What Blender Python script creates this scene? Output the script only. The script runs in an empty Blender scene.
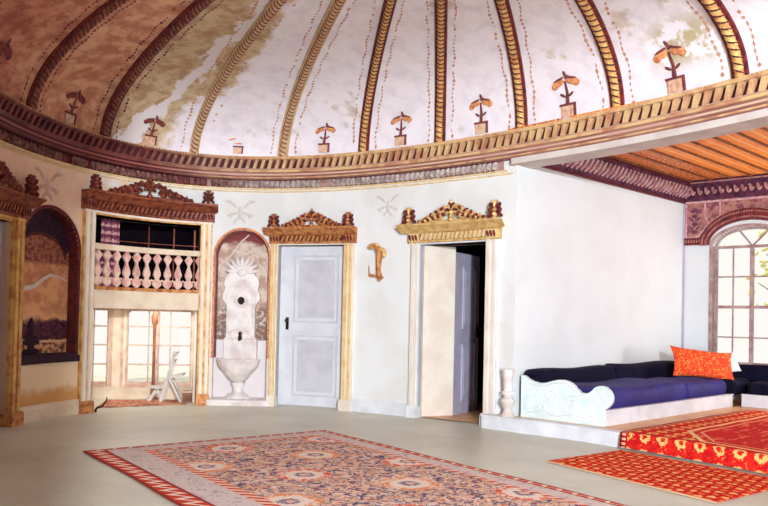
import bpy, math, random
import numpy as np
random.seed(7)
S = bpy.context.scene
COL = S.collection
PI = math.pi
# ---------------------------------------------------------------- plan of the oval hall
CX, CY, EA, EB, PHI = 0.34745, 5.62177, 3.64930, 6.72125, 0.603216
C3, S3, C4, S4 = -0.003983, 0.004516, 0.000205, -0.007235
DZ, DC, DN = 3.7305, 1.3741, 2.3034         # dome spring height, rise, profile exponent
CAMH = 1.4
def ell(t):
    m = 1 + C3*np.cos(3*t) + S3*np.sin(3*t) + C4*np.cos(4*t) + S4*np.sin(4*t)
    x, y = EA*m*np.cos(t), EB*m*np.sin(t)
    c, s = math.cos(PHI), math.sin(PHI)
    return np.stack([CX + x*c - y*s, CY + x*s + y*c], -1)
_t = np.linspace(4.3, -1.98, 6281)
PT = ell(_t)
SS = np.concatenate([[0], np.cumsum(np.hypot(*np.diff(PT, axis=0).T))])
SS -= np.interp(-2.2, -_t, SS)
TAN = np.gradient(PT, axis=0); TAN /= np.hypot(*TAN.T)[:, None]
NRM = np.stack([TAN[:, 1], -TAN[:, 0]], -1)
def s_of(t): return float(np.interp(-t, -_t, SS))
def t_of(s): return float(np.interp(s, SS, _t))
def W(s, d=0.0, z=0.0):
    """point on the oval wall: s along the wall (rightwards), d into the room, z up"""
    return (float(np.interp(s, SS, PT[:, 0]) + d*np.interp(s, SS, NRM[:, 0])),
            float(np.interp(s, SS, PT[:, 1]) + d*np.interp(s, SS, NRM[:, 1])), z)
def wall_map(p): return W(p[0], p[1], p[2])
AL = 0.75
DU = (math.cos(AL), math.sin(AL)); DV = (math.sin(AL), -math.cos(AL))
SC = 8.365                                   # where the hall wall turns into the alcove
A0 = W(SC)[:2]
def alc(p):                                  # u into the alcove, v away from its left wall, z
    return (A0[0]+p[0]*DU[0]+p[1]*DV[0], A0[1]+p[0]*DU[1]+p[1]*DV[1], p[2])
PE = -0.72
UC = 4.678
C2 = alc((UC, 0, 0))[:2]
ED = (math.cos(PE), math.sin(PE)); EN = (math.sin(PE), -math.cos(PE))   # EN points back into the room
def win(p):                                  # m along the window wall, d into the alcove, z
    return (C2[0]+p[0]*ED[0]+p[1]*EN[0], C2[1]+p[0]*ED[1]+p[1]*EN[1], p[2])
VA = (-4.48, 11.99); VT = 0.15
VD = (math.cos(VT), math.sin(VT)); VN = (math.sin(VT), -math.cos(VT))
def ves(p):                                  # window wall of the vestibule, d towards the hall
    return (VA[0]+p[0]*VD[0]+p[1]*VN[0], VA[1]+p[0]*VD[1]+p[1]*VN[1], p[2])
def dome(t, U, off=0.0):
    """point on the dome; U 0 at the spring, pi/2 at the crown; off = metres towards the inside"""
    U = max(U, 1e-4)
    rho = max(math.cos(U), 0)**(2/DN); z = DZ + DC*math.sin(U)**(2/DN)
    e = ell(np.array(t)); x = CX+(e[0]-CX)*rho; y = CY+(e[1]-CY)*rho
    if off:
        a = np.array(dome(t, U)); b = np.array(dome(t, U+.01)); 
        e2 = ell(np.array(t+.01)); c = np.array([CX+(e2[0]-CX)*rho, CY+(e2[1]-CY)*rho, z])
        n = np.cross(b-a, c-a); n /= (np.linalg.norm(n)+1e-9)
        if n @ (np.array([CX, CY, DZ-.3])-a) < 0: n = -n
        return (x+n[0]*off, y+n[1]*off, z+n[2]*off)
    return (x, y, z)
_ut = {}
def U_len(t):
    k = round(t, 3)
    if k not in _ut:
        us = np.linspace(0, 1.5, 300)**1.4/1.5**.4
        P = np.array([dome(t, u) for u in us])
        L = np.concatenate([[0], np.cumsum(np.linalg.norm(np.diff(P, axis=0), axis=1))])
        _ut[k] = (us, L)
    return _ut[k]
def dome_m(t0, x, h, off=0.01):
    """x metres to the right, h metres up the dome from the spring at t0"""
    us, L = U_len(t0); U = float(np.interp(h, L, us))
    e = ell(np.array([t0, t0+.01])); rho = max(math.cos(max(U, 1e-4)), .05)**(2/DN)
    dl = float(np.hypot(*(e[1]-e[0])))/.01*rho
    return dome(t0 - x/dl, U, off)
# ---------------------------------------------------------------- mesh helper
ident = lambda p: p
class MB:
    def __init__(s, f=ident): s.v = []; s.q = []; s.f = f; s.uv = None
    def add(s, vs, fs):
        n = len(s.v); s.v += [tuple(s.f(p)) for p in vs]; s.q += [tuple(i+n for i in f) for f in fs]; return s
    def grid(s, fn, nu, nv, cu=False, cv=False):
        vs = [fn(i, j) for i in range(nu) for j in range(nv)]
        fs = []
        for i in range(nu if cu else nu-1):
            for j in range(nv if cv else nv-1):
                a, b = i, (i+1) % nu; c, d = j, (j+1) % nv
                fs.append((a*nv+c, b*nv+c, b*nv+d, a*nv+d))
        return s.add(vs, fs)
    def sweep(s, rings, close=True, cap=True):
        n = len(rings[0]); vs = [p for r in rings for p in r]; fs = []
        for i in range(len(rings)-1):
            for j in range(n if close else n-1):
                fs.append((i*n+j, i*n+(j+1) % n, (i+1)*n+(j+1) % n, (i+1)*n+j))
        if cap: fs += [tuple(range(n))[::-1], tuple(range((len(rings)-1)*n, len(rings)*n))]
        return s.add(vs, fs)
    def box(s, x0, x1, y0, y1, z0, z1, step=None):
        n = 1 if not step else max(1, int(math.ceil(abs(x1-x0)/step)))
        R = []
        for i in range(n+1):
            x = x0+(x1-x0)*i/n
            R.append([(x, y0, z0), (x, y1, z0), (x, y1, z1), (x, y0, z1)])
        return s.sweep(R)
    def strip(s, xs, zl, zh, y0, y1):
        return s.sweep([[(x, y0, zl(x)), (x, y1, zl(x)), (x, y1, zh(x)), (x, y0, zh(x))] for x in xs])
    def prism(s, prof, y0, y1):              # outline in x,z pushed along y
        n = len(prof)
        vs = [(x, y0, z) for x, z in prof]+[(x, y1, z) for x, z in prof]
        fs = [tuple(range(n)), tuple(range(2*n-1, n-1, -1))]+[(i, i+n, (i+1) % n+n, (i+1) % n) for i in range(n)]
        return s.add(vs, fs)
    def tube(s, pts, rad, n=8, sq=1.0):
        P = [np.array(p, float) for p in pts]; R = []
        if not hasattr(rad, '__len__'): rad = [rad]*len(P)
        up = np.array([0, 1., 0])
        for i, p in enumerate(P):
            d = P[min(i+1, len(P)-1)]-P[max(i-1, 0)]; d /= np.linalg.norm(d)+1e-9
            a = np.cross(d, up)
            if np.linalg.norm(a) < .05: a = np.cross(d, [1., 0, 0])
            a /= np.linalg.norm(a); b = np.cross(d, a)
            R.append([tuple(p+rad[i]*(math.cos(q)*a+sq*math.sin(q)*b)) for q in [2*PI*k/n for k in range(n)]])
        return s.sweep(R)
    def blob(s, c, r, rot=0, n=8, m=5):      # ellipsoid, rot in the x-z plane
        vs = []; co, si = math.cos(rot), math.sin(rot)
        for j in range(1, m):
            th = PI*j/m
            for i in range(n):
                a = 2*PI*i/n
                x, y, z = r[0]*math.sin(th)*math.cos(a), r[1]*math.sin(th)*math.sin(a), r[2]*math.cos(th)
                vs.append((c[0]+x*co-z*si, c[1]+y, c[2]+x*si+z*co))
        for z in (r[2], -r[2]): vs.append((c[0]-z*si, c[1], c[2]+z*co))
        T, B = len(vs)-2, len(vs)-1; fs = []
        for i in range(n):
            fs.append((T, i, (i+1) % n)); fs.append((B, (m-2)*n+(i+1) % n, (m-2)*n+i))
            for j in range(m-2): fs.append((j*n+i, (j+1)*n+i, (j+1)*n+(i+1) % n, j*n+(i+1) % n))
        return s.add(vs, fs)
    def lathe(s, prof, c=(0, 0), n=24, a0=0, a1=2*PI, fl=1):
        full = abs(a1-a0-2*PI) < 1e-6; k = n if full else n+1
        return s.grid(lambda i, j: (c[0]+prof[j][0]*math.cos(a0+(a1-a0)*i/n), c[1]+fl*prof[j][0]*math.sin(a0+(a1-a0)*i/n), prof[j][1]), k, len(prof), cu=full)
    def build(s, name, m, parent=None, smooth=True, ang=35, uv=None, kind=None, bevel=0):
        base = np.array(root_loc(parent)) if parent else np.zeros(3)
        own = np.zeros(3)
        V = np.array(s.v)
        if not parent:
            own = np.array([(V[:, 0].min()+V[:, 0].max())/2, (V[:, 1].min()+V[:, 1].max())/2, V[:, 2].min()])
        me = bpy.data.meshes.new(name)
        me.from_pydata([tuple(p) for p in (V-base-own)], [], s.q)
        import bmesh
        b = bmesh.new(); b.from_mesh(me); bmesh.ops.recalc_face_normals(b, faces=b.faces); b.to_mesh(me); b.free()
        if smooth:
            me.shade_smooth(); me.set_sharp_from_angle(angle=math.radians(ang))
        if uv:
            L = me.uv_layers.new(name='UVMap')
            for lp in me.loops: L.data[lp.index].uv = uv[lp.vertex_index]
        me.materials.append(m)
        o = bpy.data.objects.new(name, me); COL.objects.link(o); o.location = own
        if parent: o.parent = parent
        if kind: o['kind'] = kind
        if bevel:
            md = o.modifiers.new('bevel', 'BEVEL'); md.width = bevel; md.segments = 2; md.limit_method = 'ANGLE'
        return o
def root_loc(o):
    l = np.zeros(3)
    while o: l += np.array(o.location); o = o.parent
    return l
def empty(name, loc, label=None, cat=None, group=None, kind=None):
    o = bpy.data.objects.new(name, None); COL.objects.link(o); o.location = loc; o.empty_display_size = .1
    return tag(o, label, cat, group, kind)
def tag(o, label=None, cat=None, group=None, kind=None):
    if label: o['label'] = label
    if cat: o['category'] = cat
    if group: o['group'] = group
    if kind: o['kind'] = kind
    return o
# ---------------------------------------------------------------- materials
def srgb(c):
    c = [x/255 for x in c]
    return tuple([x/12.92 if x <= .04045 else ((x+.055)/1.055)**2.4 for x in c]+[1])
class NT:
    def __init__(s, name, rough=.6, metal=0, spec=.3):
        s.m = bpy.data.materials.new(name); s.m.use_nodes = True; s.t = s.m.node_tree
        s.b = s.t.nodes['Principled BSDF']; s.b.inputs['Roughness'].default_value = rough
        s.b.inputs['Metallic'].default_value = metal; s.b.inputs['Specular IOR Level'].default_value = spec
    def n(s, k): return s.t.nodes.new(k)
    def put(s, sock, v):
        if isinstance(v, bpy.types.NodeSocket): s.t.links.new(v, sock)
        elif isinstance(v, (int, float)) or v is None:
            if v is not None: sock.default_value = v
        else: sock.default_value = v
    def math(s, op, a, b=0.0, c=0.0):
        x = s.n('ShaderNodeMath'); x.operation = op
        s.put(x.inputs[0], a); s.put(x.inputs[1], b); s.put(x.inputs[2], c); return x.outputs[0]
    def co(s, which='Object'): return s.n('ShaderNodeTexCoord').outputs[which]
    def sep(s, v):
        x = s.n('ShaderNodeSeparateXYZ'); s.put(x.inputs[0], v); return x.outputs
    def scale(s, v, k):
        x = s.n('ShaderNodeMapping'); s.put(x.inputs[0], v); x.inputs['Scale'].default_value = k; return x.outputs[0]
    def noise(s, v, sc, det=4, rough=.55, dist=0):
        x = s.n('ShaderNodeTexNoise'); s.put(x.inputs['Vector'], v); x.inputs['Scale'].default_value = sc
        x.inputs['Detail'].default_value = det; x.inputs['Roughness'].default_value = rough; x.inputs['Distortion'].default_value = dist
        return x.outputs['Fac']
    def voro(s, v, sc, feat='F1', out='Distance', rnd=1):
        x = s.n('ShaderNodeTexVoronoi'); x.feature = feat; s.put(x.inputs['Vector'], v); x.inputs['Scale'].default_value = sc
        x.inputs['Randomness'].default_value = rnd; return x.outputs[out]
    def step(s, v, a, b):                    # smooth step a..b -> 0..1
        x = s.n('ShaderNodeMapRange'); x.interpolation_type = 'SMOOTHSTEP'; s.put(x.inputs['Value'], v)
        x.inputs['From Min'].default_value = a; x.inputs['From Max'].default_value = b; return x.outputs['Result']
    def mix(s, f, a, b):
        x = s.n('ShaderNodeMix'); x.data_type = 'RGBA'; s.put(x.inputs['Factor'], f)
        s.put(x.inputs['A'], a if isinstance(a, bpy.types.NodeSocket) else srgb(a))
        s.put(x.inputs['B'], b if isinstance(b, bpy.types.NodeSocket) else srgb(b)); return x.outputs['Result']
    def col(s, c): s.put(s.b.inputs['Base Color'], c if isinstance(c, bpy.types.NodeSocket) else srgb(c)); return s
    def bump(s, h, st=.2, d=.01):
        x = s.n('ShaderNodeBump'); s.put(x.inputs['Height'], h); x.inputs['Strength'].default_value = st; x.inputs['Distance'].default_value = d
        s.t.links.new(x.outputs[0], s.b.inputs['Normal'])
def simple(name, c, c2=None, sc=3, rough=.6, metal=0, bump=0, lo=.4, hi=.65, spec=.3, det=5):
    k = NT(name, rough, metal, spec); o = k.co()
    f = k.noise(o, sc, det)
    k.col(k.mix(k.step(f, lo, hi), c, c2 or tuple(min(255, int(x*.93)) for x in c)))
    if bump: k.bump(k.noise(o, sc*6, 4), bump)
    return k.m
M = {}
def world_x(k):
    return k.sep(k.n('ShaderNodeNewGeometry').outputs['Position'])[0]
def old_or_shaded(name, c, c2, o1, o2, x0, sc=3, rough=.6, bump=.1, w=.5):
    """second finish west of x0, ragged edge: unrestored wall plaster, cornice shade painted in"""
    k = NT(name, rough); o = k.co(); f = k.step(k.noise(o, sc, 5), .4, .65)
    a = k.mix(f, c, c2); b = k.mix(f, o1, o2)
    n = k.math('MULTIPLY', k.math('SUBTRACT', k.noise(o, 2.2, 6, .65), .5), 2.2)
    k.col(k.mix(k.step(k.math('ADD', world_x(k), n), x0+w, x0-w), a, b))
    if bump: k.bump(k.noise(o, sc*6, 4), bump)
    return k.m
M['wall'] = old_or_shaded('plaster_wall', (230, 233, 233), (222, 222, 219), (234, 200, 172), (220, 180, 156), -3.9, 1.4, .85, .08, .25)
M['wall_alcove'] = simple('alcove_plaster', (223, 230, 233), (218, 225, 227), 1.5, .85, bump=.08)
M['white'] = simple('white_paint', (228, 230, 236), (214, 216, 222), 4, .5)
M['panelwhite'] = simple('white_carved_wood', (226, 240, 240), (210, 228, 228), 6, .5)
M['cream'] = simple('cream_paint', (232, 214, 190), (218, 196, 168), 4, .5)
M['creamlight'] = simple('cream_reveal', (236, 226, 212), (226, 212, 196), 2.5, .6)
M['greydoor'] = simple('violet_grey_paint', (186, 180, 200), (172, 166, 188), 4, .45)
M['bluedoor'] = simple('pale_blue_paint', (222, 224, 230), (210, 212, 222), 3, .5)
M['bluepanel'] = simple('door_panel_paint', (206, 206, 214), (194, 194, 206), 4, .5)
M['goldA'] = simple('dark_red_gilding', (150, 82, 52), (104, 44, 40), 14, .5, .15, bump=.2)
M['goldAframe'] = simple('worn_gilt_frame', (222, 180, 106), (190, 128, 70), 7, .5, .1)
M['goldB'] = simple('orange_gilding', (206, 146, 86), (160, 88, 56), 14, .5, .15, bump=.2)
M['goldC'] = simple('yellow_gilding', (226, 194, 132), (204, 154, 92), 12, .5, .15, bump=.2)
M['goldlight'] = simple('pale_gilt_edge', (238, 212, 160), (226, 190, 130), 8, .5, .1)
M['marooncarve'] = simple('maroon_carving', (122, 44, 40), (76, 26, 36), 18, .6)
M['recess'] = simple('dark_maroon_recess', (88, 36, 44), (54, 24, 40), 14, .7)
M['maroonA'] = simple('brown_red_carving', (110, 42, 40), (74, 28, 38), 16, .55, .1)
M['rope'] = simple('gilt_rope', (224, 182, 112), (196, 138, 84), 10, .5, .1)
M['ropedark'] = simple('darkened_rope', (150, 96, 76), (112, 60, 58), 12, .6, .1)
M['tan'] = simple('bare_tan_rib', (204, 174, 134), (190, 156, 118), 8, .7)
M['cornochre'] = old_or_shaded('cornice_ochre', (214, 178, 130), (182, 126, 96), (126, 66, 58), (84, 38, 46), -2.6, 5, .6, .2, .9)  # shade on the left end of the cornice painted in as maroon
M['cornline'] = simple('cornice_pale_moulding', (214, 188, 162), (176, 130, 118), 4, .6, bump=.15)
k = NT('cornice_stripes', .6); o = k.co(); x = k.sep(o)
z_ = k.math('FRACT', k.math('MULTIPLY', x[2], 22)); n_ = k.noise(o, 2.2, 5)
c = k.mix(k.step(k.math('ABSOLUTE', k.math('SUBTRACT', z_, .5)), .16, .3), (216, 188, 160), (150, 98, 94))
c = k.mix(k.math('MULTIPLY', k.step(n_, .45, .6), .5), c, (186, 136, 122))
d_ = k.mix(k.step(k.math('ABSOLUTE', k.math('SUBTRACT', z_, .5)), .16, .3), (164, 92, 74), (84, 34, 46))  # darker stripes: the left end's shade put into the colour
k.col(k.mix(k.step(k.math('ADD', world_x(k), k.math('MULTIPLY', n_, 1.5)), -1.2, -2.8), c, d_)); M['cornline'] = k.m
M['leafgrey'] = old_or_shaded('cornice_leaf_grey', (200, 186, 180), (156, 132, 128), (150, 104, 92), (104, 56, 60), -2.2, 12, .7, .3, .5)  # red-brown on the left is painted shade
M['leafboard'] = simple('leaf_band_ground', (176, 142, 134), (150, 110, 108), 8, .7)
M['fascia'] = simple('beam_plaster', (214, 206, 200), (202, 190, 184), 3, .8)
M['marble'] = simple('fountain_marble', (236, 230, 228), (214, 200, 196), 5, .35, spec=.5)
M['hole'] = simple('dark_opening', (56, 34, 34), (36, 22, 26), 8, .8)
M['darkmetal'] = simple('dark_iron', (60, 46, 44), (36, 28, 30), 10, .4, .6)
M['brass'] = simple('brass', (214, 176, 112), (170, 120, 70), 10, .35, .7)
M['black'] = simple('dark_interior', (22, 14, 22), (12, 8, 16), 3, .95, spec=.05)  # darkness of the unlit passage and loft painted near black
M['brownwood'] = simple('brown_wood', (150, 98, 62), (112, 66, 44), 8, .5)
M['navy'] = simple('navy_velvet', (16, 14, 44), (8, 8, 30), 7, .85, spec=.15)
M['blueseat'] = simple('blue_velvet', (46, 38, 122), (36, 28, 98), 5, .7, spec=.3)
M['winframe'] = simple('window_wood', (212, 180, 158), (190, 152, 132), 8, .5)
M['archframe'] = simple('window_brown_frame', (178, 154, 150), (150, 118, 116), 8, .5)
M['faint'] = simple('faint_wall_painting', (214, 208, 204), (204, 199, 190), 14, .85)
M['paintochre'] = simple('ochre_painting', (224, 160, 106), (192, 110, 76), 22, .8)
M['pedestal'] = simple('painted_pedestal', (222, 190, 160), (200, 150, 126), 16, .8)
M['paintred'] = simple('red_brown_painting', (132, 62, 58), (96, 48, 58), 22, .8)
M['paintpink'] = simple('pale_ochre_vine', (206, 160, 134), (186, 128, 108), 26, .8)
M['tape'] = simple('bare_plaster_crack', (226, 214, 206), (214, 196, 186), 18, .8)
M['tape2'] = simple('pinkish_wall_painting', (206, 172, 160), (190, 148, 138), 14, .85)
M['chairwhite'] = simple('old_white_paint', (212, 206, 200), (190, 184, 178), 9, .6)
M['grass'] = simple('ground', (170, 176, 140), (150, 150, 120), 2, .9)
M['leaf'] = simple('tree_leaves', (196, 204, 140), (214, 190, 120), 3, .8)
M['bark'] = simple('bark', (150, 128, 116), (120, 98, 90), 8, .9)
# hall floor: worn painted boards
k = NT('hall_floor', .38, spec=.35); o = k.co(); x = k.sep(o)
f = k.step(k.noise(k.scale(o, (1, 1, 1)), 1.1, 6), .35, .7)
c = k.mix(f, (216, 214, 196), (198, 194, 176))
g = k.math('SUBTRACT', k.math('MULTIPLY', x[0], .68), k.math('MULTIPLY', x[1], -.73))
w = k.math('FRACT', k.math('MULTIPLY', g, 5.0))
c = k.mix(k.math('MULTIPLY', k.step(w, .03, .0), .35), c, (120, 96, 92))
k.col(c); k.bump(k.noise(o, 9, 5), .06); M['floor'] = k.m
k = NT('platform_floor', .45, spec=.3); o = k.co()
k.col(k.mix(k.step(k.noise(k.scale(o, (1, 1, 1)), 3, 5), .35, .7), (232, 190, 140), (218, 160, 112))); M['wood'] = k.m
# dome plaster: pale repainted panels, brown unrestored ones to the left
k = NT('dome_plaster', .85); uvn = k.co('UV'); ux = k.sep(uvn); o = k.co()
tt_, uu_ = ux[0], ux[1]
nz = k.noise(o, 1.6, 6, .6); nf = k.noise(o, 5, 6, .65)
base = k.mix(k.step(nf, .42, .7), (240, 235, 242), (226, 220, 230))
stain = k.mix(k.step(nf, .4, .6), (196, 174, 140), (170, 140, 112))
base = k.mix(k.math('MULTIPLY', k.step(nz, .60, .68), .55), base, stain)
tn = k.math('ADD', tt_, k.math('MULTIPLY', k.math('SUBTRACT', nz, .5), .35))
olive = k.mix(k.step(nf, .4, .62), (206, 184, 148), (176, 142, 110))
brown = k.mix(k.step(nf, .36, .62), (228, 176, 142), (190, 124, 100))
up = k.step(uu_, .35, .75)
m1 = k.step(k.math('ADD', tn, k.math('MULTIPLY', up, .22)), 1.50, 1.56)
c = k.mix(m1, base, olive)
c = k.mix(k.step(tn, 1.74, 1.86), c, brown)
c = k.mix(k.step(tn, 2.1, 2.35), c, k.mix(k.step(nf, .36, .62), (206, 138, 112), (160, 92, 78)))
# bare white streak running down the olive panel
sl = k.math('ABSOLUTE', k.math('ADD', k.math('SUBTRACT', tn, 1.60), k.math('MULTIPLY', k.math('SUBTRACT', uu_, .45), .33)))
c = k.mix(k.step(sl, .045, .03), c, (226, 218, 220))
tb = k.math('ABSOLUTE', k.math('SUBTRACT', tt_, .03)); 
ob = k.math('MULTIPLY', k.step(tb, .09, .02), k.step(k.math('ABSOLUTE', k.math('SUBTRACT', uu_, .42)), .2, .05))
c = k.mix(k.math('MULTIPLY', ob, k.step(nf, .42, .55)), c, (186, 172, 134))
c = k.mix(k.step(uu_, .075, .05), c, (226, 214, 212))
k.col(c); k.bump(nf, .12); M['dome'] = k.m
# alcove ceiling boards
k = NT('orange_ceiling_boards', .5); uvn = k.co('UV'); x = k.sep(uvn)
fr = k.math('FRACT', k.math('DIVIDE', x[1], .31))
nn = k.noise(k.scale(uvn, (1, 9, 1)), 2.5, 6, .6)
c = k.mix(k.step(nn, .35, .65), (252, 160, 70), (236, 122, 48))
c = k.mix(k.step(k.math('ABSOLUTE', k.math('SUBTRACT', fr, .30)), .035, .02), c, (250, 206, 150))
far = k.step(x[1], .95, .75)
c = k.mix(k.math('MULTIPLY', far, k.step(k.noise(uvn, 30, 3), .45, .55)), c, (170, 70, 40))
k.col(c); M['ceil'] = k.m
# big carpet
def zig(k, a, p):                            # triangle wave 0..1
    return k.math('MULTIPLY', k.math('PINGPONG', a, p/2), 2/p)
RW, RL = 2.83, 6.2
k = NT('flowered_carpet', .95, spec=.05); uvn = k.co('UV'); x = k.sep(uvn); u, v = x[0], x[1]
d = k.math('MINIMUM', k.math('MINIMUM', k.math('MULTIPLY', u, 1.7), k.math('SUBTRACT', RW, u)), k.math('MINIMUM', k.math('MULTIPLY', v, 1.7), k.math('SUBTRACT', RL, v)))
along = k.math('ADD', u, v)
n1 = k.noise(k.scale(uvn, (15, 15, 1)), 1, 3, .6, 1.2)
n2 = k.noise(k.scale(uvn, (20, 20, 1)), 1, 2, .5, 2.0)
n3 = k.noise(k.scale(uvn, (7, 7, 1)), 1, 3, .6, 1.5)
field = k.mix(k.step(n3, .42, .55), (234, 206, 190), (222, 182, 150))
field = k.mix(k.step(n1, .51, .56), field, (96, 88, 122))
field = k.mix(k.step(n2, .60, .64), field, (226, 112, 72))
vor = k.voro(k.scale(uvn, (9, 9, 1)), 1)
field = k.mix(k.step(vor, .18, .12), field, (244, 224, 206))
# medallions on a staggered lattice
def lattice(k, u, v, au, av, ou, ov):
    fu = k.math('SUBTRACT', k.math('FRACT', k.math('ADD', k.math('DIVIDE', u, au), ou)), .5)
    fv = k.math('SUBTRACT', k.math('FRACT', k.math('ADD', k.math('DIVIDE', v, av), ov)), .5)
    a = k.math('MULTIPLY', fu, au); b = k.math('MULTIPLY', fv, av)
    return k.math('SQRT', k.math('ADD', k.math('MULTIPLY', a, a), k.math('MULTIPLY', b, b)))
for (ou, ov, rc) in ((.15, .1, (226, 96, 70)), (.65, .6, (232, 150, 96))):
    r = k.math('ADD', lattice(k, u, v, 1.15, 1.5, ou, ov), k.math('MULTIPLY', k.math('SUBTRACT', n2, .5), .14))
    fk = k.mix(k.step(n1, .5, .56), rc, (240, 214, 196))
    field = k.mix(k.step(r, .25, .235), field, fk)
    field = k.mix(k.step(r, .18, .165), field, (240, 220, 204))
    field = k.mix(k.step(r, .09, .075), field, (128, 112, 140))
    field = k.mix(k.step(r, .05, .04), field, (236, 190, 160))
z1 = zig(k, along, .16)
b1 = k.mix(k.step(k.math('ABSOLUTE', k.math('SUBTRACT', k.math('MULTIPLY', z1, .10), k.math('SUBTRACT', d, .05))), .028, .018), (206, 70, 48), (246, 226, 206))
b2 = k.mix(k.step(n1, .56, .6), (222, 204, 196), (190, 166, 168))
b3 = k.mix(k.step(zig(k, along, .12), .45, .55), (214, 74, 52), (240, 206, 180))
c = k.mix(k.step(d, .58, .60), b3, field)
c = k.mix(k.step(d, .50, .49), c, b2)
c = k.mix(k.step(d, .20, .19), c, (150, 62, 60))
c = k.mix(k.step(d, .175, .165), c, b1)
c = k.mix(k.step(d, .03, .02), c, (150, 58, 54))
k.col(c); k.bump(n1, .3); M['carpet'] = k.m
# red rugs
def red_rug(name, niche):
    k = NT(name, .95, spec=.05); uvn = k.co('UV'); x = k.sep(uvn); u, v = x[0], x[1]
    n1 = k.noise(k.scale(uvn, (12, 12, 1)), 1, 3, .6, 1); n2 = k.noise(k.scale(uvn, (26, 26, 1)), 1, 2)
    base = k.mix(k.step(n1, .4, .62), (222, 44, 34), (196, 26, 30))
    if not niche:
        # diagonal rows of small cream-orange flowers
        r = k.math('ADD', lattice(k, k.math('ADD', u, v), k.math('SUBTRACT', u, v), .15, .25, 0, 0), k.math('MULTIPLY', k.math('SUBTRACT', n2, .5), .14))
        c = k.mix(k.step(r, .052, .036), base, (246, 190, 120))
        r = k.math('ADD', lattice(k, k.math('ADD', u, v), k.math('SUBTRACT', u, v), .15, .25, .5, .5), k.math('MULTIPLY', k.math('SUBTRACT', n2, .5), .14))
        c = k.mix(k.step(r, .048, .032), c, (238, 120, 70))
        d = k.math('MINIMUM', u, v)
        c = k.mix(k.step(u, .03, .02), c, (234, 190, 150))
    else:
        r = k.math('ADD', lattice(k, u, v, .21, .20, 0, .6), k.math('MULTIPLY', k.math('SUBTRACT', n2, .5), .09))
        ring = k.math('MULTIPLY', k.step(r, .068, .056), k.step(r, .022, .032))
        bord = k.mix(ring, base, (250, 196, 120))
        bord = k.mix(k.step(k.noise(k.scale(uvn, (18, 18, 1)), 1, 2, .5, 2), .64, .67), bord, (240, 130, 80))
        f = k.math('MINIMUM', k.math('MINIMUM', k.math('SUBTRACT', u, .43), k.math('SUBTRACT', v, .12)),
                   k.math('SUBTRACT', k.math('ADD', k.math('MULTIPLY', v, .6), k.math('MULTIPLY', u, .8)), .78))
        inner = k.mix(k.step(k.noise(k.scale(uvn, (14, 3, 1)), 1, 3, .6), .56, .62), (212, 44, 40), (240, 128, 92))
        c = k.mix(k.step(f, 0, .01), bord, (248, 206, 150))
        c = k.mix(k.step(f, .055, .065), c, inner)
        f2 = k.math('ABSOLUTE', k.math('SUBTRACT', f, .16))
        c = k.mix(k.step(f2, .02, .012), c, (244, 170, 120))
        c = k.mix(k.step(u, .11, .10), c, (186, 24, 26))
        c = k.mix(k.math('MULTIPLY', k.math('MULTIPLY', k.step(k.math('ABSOLUTE', k.math('SUBTRACT', u, .06)), .03, .02), k.step(zig(k, v, .05), .4, .6)), 1.0), c, (244, 200, 170))
    k.col(c); k.bump(n1, .3); return k.m
M['redtop'] = red_rug('prayer_rug', True); M['redlow'] = red_rug('red_runner', False)
k = NT('orange_brocade', .8, spec=.2); o = k.co()
n = k.noise(o, 26, 4, .6, 1.5)
k.col(k.mix(k.step(n, .52, .6), (214, 60, 30), (244, 150, 70))); k.bump(n, .3); M['pillow'] = k.m
k = NT('woven_mat', .95, spec=.05); o = k.co(); n = k.noise(o, 14, 3)
k.col(k.mix(k.step(n, .45, .6), (206, 150, 116), (150, 88, 80))); M['mat'] = k.m
# painted landscape of the left niche and of the fountain niche (uv = s, z in metres)
k = NT('painted_landscape', .8); uvn = k.co('UV'); x = k.sep(uvn); s_, z_ = x[0], x[1]
n1 = k.noise(k.scale(uvn, (4, 4, 1)), 1, 5, .6); n2 = k.noise(k.scale(uvn, (16, 16, 1)), 1, 4, .6)
zn = k.math('ADD', z_, k.math('MULTIPLY', k.math('SUBTRACT', n1, .5), .35))
c = k.mix(k.step(n1, .4, .62), (232, 172, 122), (196, 128, 92))
c = k.mix(k.step(zn, 1.55, 1.25), c, (236, 178, 130))
c = k.mix(k.math('MULTIPLY', k.step(zn, 1.30, 1.24), k.step(zn, .98, 1.02)), c, k.mix(k.step(n2, .4, .6), (104, 52, 66), (60, 30, 50)))
c = k.mix(k.math('MULTIPLY', k.step(z_, 1.02, .99), k.step(n2, .40, .62)), c, (106, 52, 56))
c = k.mix(k.step(k.math('ABSOLUTE', k.math('SUBTRACT', z_, .985)), .02, .012), c, (234, 186, 140))
c = k.mix(k.step(k.math('ADD', z_, k.math('MULTIPLY', n2, .1)), 2.02, 2.08), c, k.mix(k.step(n2, .4, .6), (120, 66, 60), (176, 108, 84)))
k.col(c); M['landscape'] = k.m
k = NT('painted_shell', .8); o = k.co(); n = k.noise(o, 18, 4, .6)
k.col(k.mix(k.step(n, .4, .62), (62, 30, 44), (36, 20, 40))); M['shelldark'] = k.m
k = NT('fountain_niche_painting', .8); uvn = k.co('UV'); x = k.sep(uvn); s_, z_ = x[0], x[1]
n1 = k.noise(k.scale(uvn, (5, 5, 1)), 1, 5, .6); n2 = k.noise(k.scale(uvn, (18, 18, 1)), 1, 4, .6)
c = k.mix(k.step(n1, .42, .6), (218, 200, 186), (186, 152, 134))
c = k.mix(k.step(k.math('ADD', z_, k.math('MULTIPLY', n1, .25)), 2.60, 2.68), c, (128, 60, 60))
tr = k.math('MULTIPLY', k.step(z_, 1.62, 1.45), k.step(k.math('ADD', n2, k.math('MULTIPLY', z_, -.1)), .30, .42))
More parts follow.
